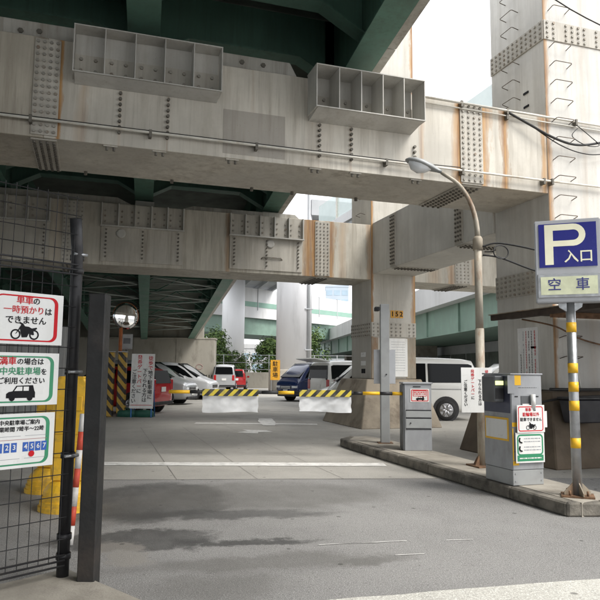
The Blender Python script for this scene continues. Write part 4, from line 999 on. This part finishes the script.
    MB().box(-L/2-.01, -L/2+.06, -W*.46, W*.46, .30, .42).build('rear_bumper_trim', 'trim_black', t, bevel=.01)
    return t
MINI = [(0, .30, .95, 1.05, .88, .28), (.012, .24, 1.02, 1.66, .95, .19), (.05, .20, 1.03, 1.86, .985, .15), (.3, .19, 1.03, 1.92, 1, .14), (.60, .19, 1.03, 1.89, 1, .15), (.70, .19, 1.02, 1.66, 1, .18), (.85, .19, 1.0, 1.13, .99, .14), (.94, .2, .96, 1.03, .97, .13), (.985, .24, .88, .94, .93, .13), (1, .30, .76, .82, .86, .16)]
MINI_S = [[(.05, 1.10), (.055, 1.64), (.24, 1.74), (.26, 1.09)], [(.28, 1.09), (.28, 1.74), (.46, 1.75), (.46, 1.08)], [(.48, 1.08), (.48, 1.75), (.61, 1.72), (.70, 1.48), (.80, 1.10)]]
def mini(label, paint, loc, rz): return car('minivan', label, 'car', 4.7, 1.78, MINI, paint, loc, rz, MINI_S, ((.845, 1.16, .76), (.615, 1.83, .64)), ((.006, 1.12, .66), (.03, 1.72, .6)))
HATCH = [(0, .34, .9, 1.0, .90, .24), (.012, .26, .98, 1.30, .96, .2), (.05, .22, 1.0, 1.56, .985, .17), (.25, .2, .98, 1.62, 1, .17), (.5, .2, .95, 1.62, 1, .17), (.62, .2, .94, 1.45, 1, .2), (.77, .2, .92, .98, .99, .16), (.92, .21, .82, .88, .95, .15), (.98, .25, .7, .76, .88, .16), (1, .32, .6, .66, .78, .18)]
HATCH_S = [[(.09, 1.06), (.12, 1.42), (.34, 1.50), (.34, 1.03)], [(.36, 1.03), (.36, 1.50), (.54, 1.46), (.66, 1.12), (.70, 1.0)]]
VAN = [(0, .34, 1.1, 1.2, .9, .24), (.008, .28, 1.12, 1.84, .96, .17), (.03, .24, 1.12, 1.93, .99, .13), (.4, .22, 1.12, 1.97, 1, .12), (.72, .22, 1.12, 1.95, 1, .12), (.83, .22, 1.1, 1.72, 1, .16), (.945, .22, 1.06, 1.14, .98, .15), (.98, .26, .92, .99, .94, .15), (1, .32, .78, .84, .84, .2)]
VAN_S = [[(.03, 1.18), (.035, 1.72), (.06, 1.76), (.33, 1.77), (.33, 1.17)], [(.345, 1.17), (.345, 1.77), (.60, 1.77), (.60, 1.16)], [(.62, 1.16), (.62, 1.76), (.74, 1.74), (.80, 1.58), (.88, 1.14)]]
def van(name, label, paint, loc, rz, L=4.7): return car(name, label, 'van', L, 1.72, VAN, paint, loc, rz, VAN_S, ((.94, 1.18, .70), (.745, 1.86, .62)), ((.004, 1.2, .66), (.012, 1.74, .6)), (.215, .775), .33, van=True, rear_lamp=(.75, 1.15))
def place(end, heading, L, front):
    """centre of a car whose nose (front) or tail stands at end, heading in degrees"""
    h = Vector((cos(R(heading)), sin(R(heading)))); e = Vector(end); c = e - h*L/2 if front else e + h*L/2
    return (c.x, c.y, 0), R(heading)
l, r = place((2.45, 22.9), 148, 4.0, False)
car('hatchback', 'red hatchback parked behind the standing notice board', 'car', 4.0, 1.7, HATCH, 'car_red', l, r, HATCH_S, ((.765, 1.0, .68), (.565, 1.54, .56)), ((.003, 1.03, .60), (.035, 1.47, .52)), rear_lamp=(.8, 1.18))
l, r = place((4.35, 28.7), -28, 4.7, True); mini('silver minivan parked nose out between the red car and the white minivan', 'car_silver', l, r)
l, r = place((6.25, 33.6), -28, 4.7, True); mini('white minivan farthest along the row under the ramp', 'car_pearl', l, r)
l, r = place((9.5, 47.6), 75, 3.4, False); van('kei_van', 'small pale van seen from behind at the abutment wall', 'car_silver', l, r, 3.4)
l, r = place((10.55, 48.2), 75, 3.6, False); car('hatchback', 'red car half hidden beside the far pale van', 'car', 3.6, 1.5, HATCH, 'car_red', l, r, HATCH_S, ((.765, 1.0, .6), (.565, 1.54, .5)), ((.003, 1.03, .54), (.035, 1.47, .46)), rear_lamp=(.8, 1.3))
l, r = place((9.3, 31.0), 205, 4.7, True); van('blue_van', 'dark blue van facing left beside the round column', 'car_blue', l, r)
hw_ = van('white_wagon', 'white wagon with its tailgate raised in front of the blue van', 'car_white', (11.3, 26.6, 0), R(16), 4.3)
tg = MB().prism([(-.02, 0), (.75, .12), (.78, .07), (.0, -.06)], 1, -.72, .72).map(lambda x, y, z: (-2.05-x, y, 1.93+z)).build('tailgate', 'car_white', hw_, bevel=.015)
MB().box(-2.14, -2.12, -.66, .66, .72, 1.72).build('open_load_bay', 'trim_black', hw_)
kc = car('compact_car', 'white compact car nose half hidden by the 152 column base', 'car', 3.6, 1.6, HATCH, 'car_white', *place((8.35, 22.8), 196, 3.6, True), HATCH_S, ((.765, 1.0, .64), (.565, 1.54, .52)), ((.02, 1.02, .54), (.075, 1.46, .5)))
wc, ws_ = cos(R(162.1)), sin(R(162.1))
van('white_van', 'white van parked side on behind the barrier cabinet', 'car_white', (10.85+wc*1.34, 17.92+ws_*1.34+.80, 0), R(162.1))
van('white_van', 'second white van just showing behind the lamp pole', 'car_white', (17.6, 23.2, 0), R(165))

# ================================================================ far structures
def round_column(label, x, y, r, h, plinth):
    t = thing('round_column', label, 'column', (x, y, 0), 0, 'round viaduct columns')
    MB().lathe([(r, plinth+.001), (r, h)], 40).build('shaft', 'round_column_paint', t)
    MB().box(-r*1.15, r*1.15, -r*1.15, r*1.15, 0, plinth).build('plinth', 'concrete', t, bevel=.05)
    return t
rc = round_column('nearer thick pale round column with a drain pipe', 14.4, 46.0, 1.32, 19, 1.6)
MB().tube([(.75, -1.2, 1.65), (.75, -1.2, 19)], .11, 8).build('drain_pipe', 'far_grey', rc)
for z in (3, 6, 9, 12, 15): MB().box(.45, 1.05, -1.34, -1.08, z, z+.08).build('pipe_bracket', 'far_grey', rc)
cap = MB().box(1.0, 9, -1.0, 1.0, 13.2, 14.4).build('side_arm', 'far_grey', rc)
rc2 = round_column('farther pale round column above the ivy covered base', 15.3, 72.0, 1.28, 12.4, 2.0)
yb = board('yellow_banner', 'yellow vertical banner sign in front of the nearer round column', .62, 1.3, (11.55, 40.9, .9), R(-17.9), 'tile_yellow', th=.03)
for i, ch in enumerate('駐車場'): text('lettering', ch, .36, 'sign_black', yb, (0, -.004, 1.03-.37*i), bold=.01)
for x in (-.25, .25): MB().box(x-.02, x+.02, .031, .07, -.9, 1.25).build('leg', 'galvanised', yb)
# distant viaduct with noise wall
V1 = thing('far_viaduct', 'distant viaduct with white noise barrier and green band', 'viaduct', (16.35, 78.8, 6.1), math.atan2(12.3, 21.1))
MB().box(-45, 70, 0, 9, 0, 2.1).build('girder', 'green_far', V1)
MB().box(-45, 70, -.6, 9.6, 2.101, 3.1).build('deck_edge', 'far_white', V1)
for k in range(28):
    x = -45+4.1*k
    p = MB().box(x+.06, x+4.04, -.55, -.45, 3.101, 5.9).build('noise_panel', 'far_white', V1)
    MB().box(x+.06, x+4.04, -.58, -.551, 3.5, 4.15).build('green_band', 'far_band', p)
    MB().box(x-.06, x+.05, -.62, -.4, 3.101, 6.0).build('post', 'far_grey', V1)
for x in (-38, 14, 52): MB().box(x-1.2, x+1.2, 3, 6, -6.1, -.001).build('pier', 'concrete', V1)
UD = thing('upper_viaduct', 'high grey viaduct deck resting on the round columns', 'viaduct', (15.5, 46, 12.5), R(-4.6))
MB().box(-4.5, 4.5, .6, 75, .0, .6).build('deck', 'far_grey', UD)
for x in (-4.2, -2.1, 0, 2.1, 4.2): MB().box(x-.15, x+.15, .7, 75, -.5, -.001).build('girder', 'far_grey', UD)
for x in (-4.6, 4.45): MB().box(x, x+.18, .6, 75, .601, 1.7).build('parapet', 'far_white', UD)
MB().box(-1.2, 1.2, 60, 62, -12.5, -.501).build('pier', 'concrete', UD)
V2 = thing('ramp_viaduct', 'pale sided ramp viaduct with green girder behind the white van', 'viaduct', (23.06, 37.7, 4.1), math.atan2(55.35, 11.9))
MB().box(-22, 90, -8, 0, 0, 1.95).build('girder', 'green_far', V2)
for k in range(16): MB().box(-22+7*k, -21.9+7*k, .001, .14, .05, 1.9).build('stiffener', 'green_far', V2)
MB().box(-22, 90, -9, .8, 1.951, 2.25).build('deck_edge', 'far_white', V2)
MB().box(-22, 90, .55, .8, 2.251, 3.6).build('parapet', 'far_white', V2)
for x in (-15, 22, 60): MB().box(x-1, x+1, -5.5, -3, -4.1, -.001).build('pier', 'concrete', V2)
UW = thing('under_ramp_shade_wall', 'dark wall added to stand in for deep shadow under the ramp viaduct', 'building', (23.06, 37.7, 0), math.atan2(55.35, 11.9))
MB().box(-22, 70, -7.6, -6.4, 0, 4.05).build('wall', 'far_grey', UW)  # wall and dark panels added to fill the deep shadow below the girder
for k in range(22): MB().box(-21.8+4.15*k, -18.0+4.15*k, -6.39, -6.33, .1, 3.2).build('shade_panel', 'deck_soffit', UW)
V4 = thing('side_viaduct', 'elevated road edge with glass noise barrier beyond the column top', 'viaduct', (11, 14, 7.75), 0)
MB().box(0, 5, -2, 17, 0, .6).build('deck', 'far_grey', V4)
MB().box(-.12, .1, -2, 17, .601, 1.0).build('kerb_wall', 'far_white', V4)
for k in range(7):
    y = -1.9+2.7*k
    MB().box(-.08, .06, y-.05, y+.05, 1.001, 2.3).build('post', 'white_pipe', V4)
    MB().box(-.02, .0, y+.06, y+2.64, 1.05, 2.25).build('glass_panel', 'barrier_glass', V4)
for y, x in ((5, 3.6), (13.2, 2.2)): MB().box(x, x+1.3, y, y+1.3, -7.75, -.001).build('pier', 'concrete', V4)
def tower(name, label, x, y, rz, w, d, h, nx, nz, wall):
    t = thing(name, label, 'building', (x, y, 0), rz)
    MB().box(-w/2, w/2, 0, d, 0, h).build('wall', wall, t)
    for i in range(nx):
        for k in range(nz):
            x0 = -w/2+w*(i+.12)/nx; x1 = -w/2+w*(i+.88)/nx; z0 = 1+(h-1.5)*(k+.25)/nz; z1 = 1+(h-1.5)*(k+.8)/nz
            MB().box(x0, x1, -.06, -.002, z0, z1).build('window', 'far_glass', t)
    MB().box(-w/2-.1, w/2+.1, -.1, d+.1, h+.001, h+.8).build('parapet', wall, t)
tower('office_tower', 'pale blue glass tower far off beside the column', 90, 232, R(-20), 9, 12, 34, 3, 9, 'tower_wall')
tower('office_building', 'low white building behind the shrubs under the far viaduct', 24, 118, R(-15), 26, 10, 5.6, 9, 2, 'far_white')
tower('office_building', 'pale building at the foot of the far viaduct, left of the ramp', 54, 128, R(-20), 20, 10, 4.6, 7, 2, 'far_grey')
tower('office_building', 'long grey building far behind the parked cars on the left', -12, 130, R(-5), 40, 10, 7, 10, 2, 'far_grey')
tower('office_building', 'grey office block added unseen at the far left to cut sky light', -34, 6, R(90), 50, 12, 20, 8, 5, 'far_grey')  # stands out of view, added to dim the left end of the beams
# low retaining wall and mesh fence in front of the shrubs
RW = thing('low_wall', 'low stained concrete wall below the shrubs', 'wall', (13.0, 55.5, 0), R(-17.9))
for k in range(6): MB().box(-6+4*k+.01, -2+4*k-.01, 0, .5, 0, 1.35).build('wall_panel', 'concrete_wall', RW, bevel=.02)
for k in range(13): MB().tube([(-6+2*k, .25, 1.35), (-6+2*k, .25, 2.9)], .04, 6).build('fence_post', 'far_grey', RW)
for z in (1.6, 2.2, 2.85): MB().tube([(-6, .25, z), (18, .25, z)], .025, 5).build('fence_rail', 'far_grey', RW)
# ================================================================ vegetation
def shrub(label, x, y, w, d, h, nleaf, size, m='corner_leaf', z0=0., cat='shrub', name='shrub', group='shrubs behind the low wall'):
    t = thing(name, label, cat, (x, y, z0), 0, group)
    rnd = random.Random(int(x*31+y*7)); b = MB(); b2 = MB()
    clumps = []
    for i in range(max(12, nleaf//70)):
        a = rnd.uniform(0, 2*PI); rr = rnd.random()**.5; zz = rnd.uniform(.12, 1)
        k = math.sqrt(max(0, 1-(max(zz-.45, 0)/.6)**2)); clumps.append((cos(a)*rr*w/2*k, sin(a)*rr*d/2*k, zz*h, rnd.uniform(.10, .2)*h))
    for i in range(nleaf):
        c = rnd.choice(clumps); v = Vector((rnd.gauss(0, 1), rnd.gauss(0, 1), rnd.gauss(0, .8))).normalized()*c[3]*rnd.uniform(.5, 1.1)
        p = Vector((c[0], c[1], max(c[2]+v.z, .05)))+Vector((v.x, v.y, 0))
        n_ = (v.normalized()+Vector((rnd.uniform(-.6, .6), rnd.uniform(-.6, .6), rnd.uniform(-.1, .9)))).normalized()
        a = n_.cross(Vector((rnd.random(), rnd.random(), rnd.random()))).normalized()*size*rnd.uniform(.6, 1.2); c2 = n_.cross(a)*.55
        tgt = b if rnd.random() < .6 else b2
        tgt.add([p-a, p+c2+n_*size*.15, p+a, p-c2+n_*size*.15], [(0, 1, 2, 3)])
    cr = b.build('crown', m, t); b2.build('pale_leaves', 'leaf_light', cr)  # two leaf tones, split at random
    st = MB()
    for i in range(4):
        c = rnd.choice(clumps); st.tube([(0, 0, 0), (c[0]*.3, c[1]*.3, c[2]*.5), (c[0]*.8, c[1]*.8, c[2])], [.09, .06, .02], 6)
    st.build('trunk', 'bark', t)
    return t
shrub('bushy green shrub between the two round columns, left one', 17.2, 61.0, 4.2, 3.4, 4.4, 5200, .15)
shrub('taller green shrub between the two round columns, right one', 20.4, 61.0, 4.2, 3.4, 5.4, 5600, .15)
shrub('green shrub just left of the farther round column', 11.6, 62.5, 2.8, 3, 5.0, 3400, .15)
shrub('tall thin shrub at the end of the abutment wall', 10.7, 58.5, 1.6, 2, 4.4, 1900, .14)
shrub('low wide bush filling the gap above the low wall', 18.8, 59.2, 6.5, 1.6, 3.0, 5200, .14)
shrub('low bush beside the small pale van', 12.6, 58.5, 3.4, 1.6, 3.2, 2600, .14)
shrub('ivy mat covering the base of the farther round column', 15.0, 69.6, 3.6, 1.6, 2.6, 1200, .15, cat='ivy', name='ivy', group='ivy')
finish_texts()
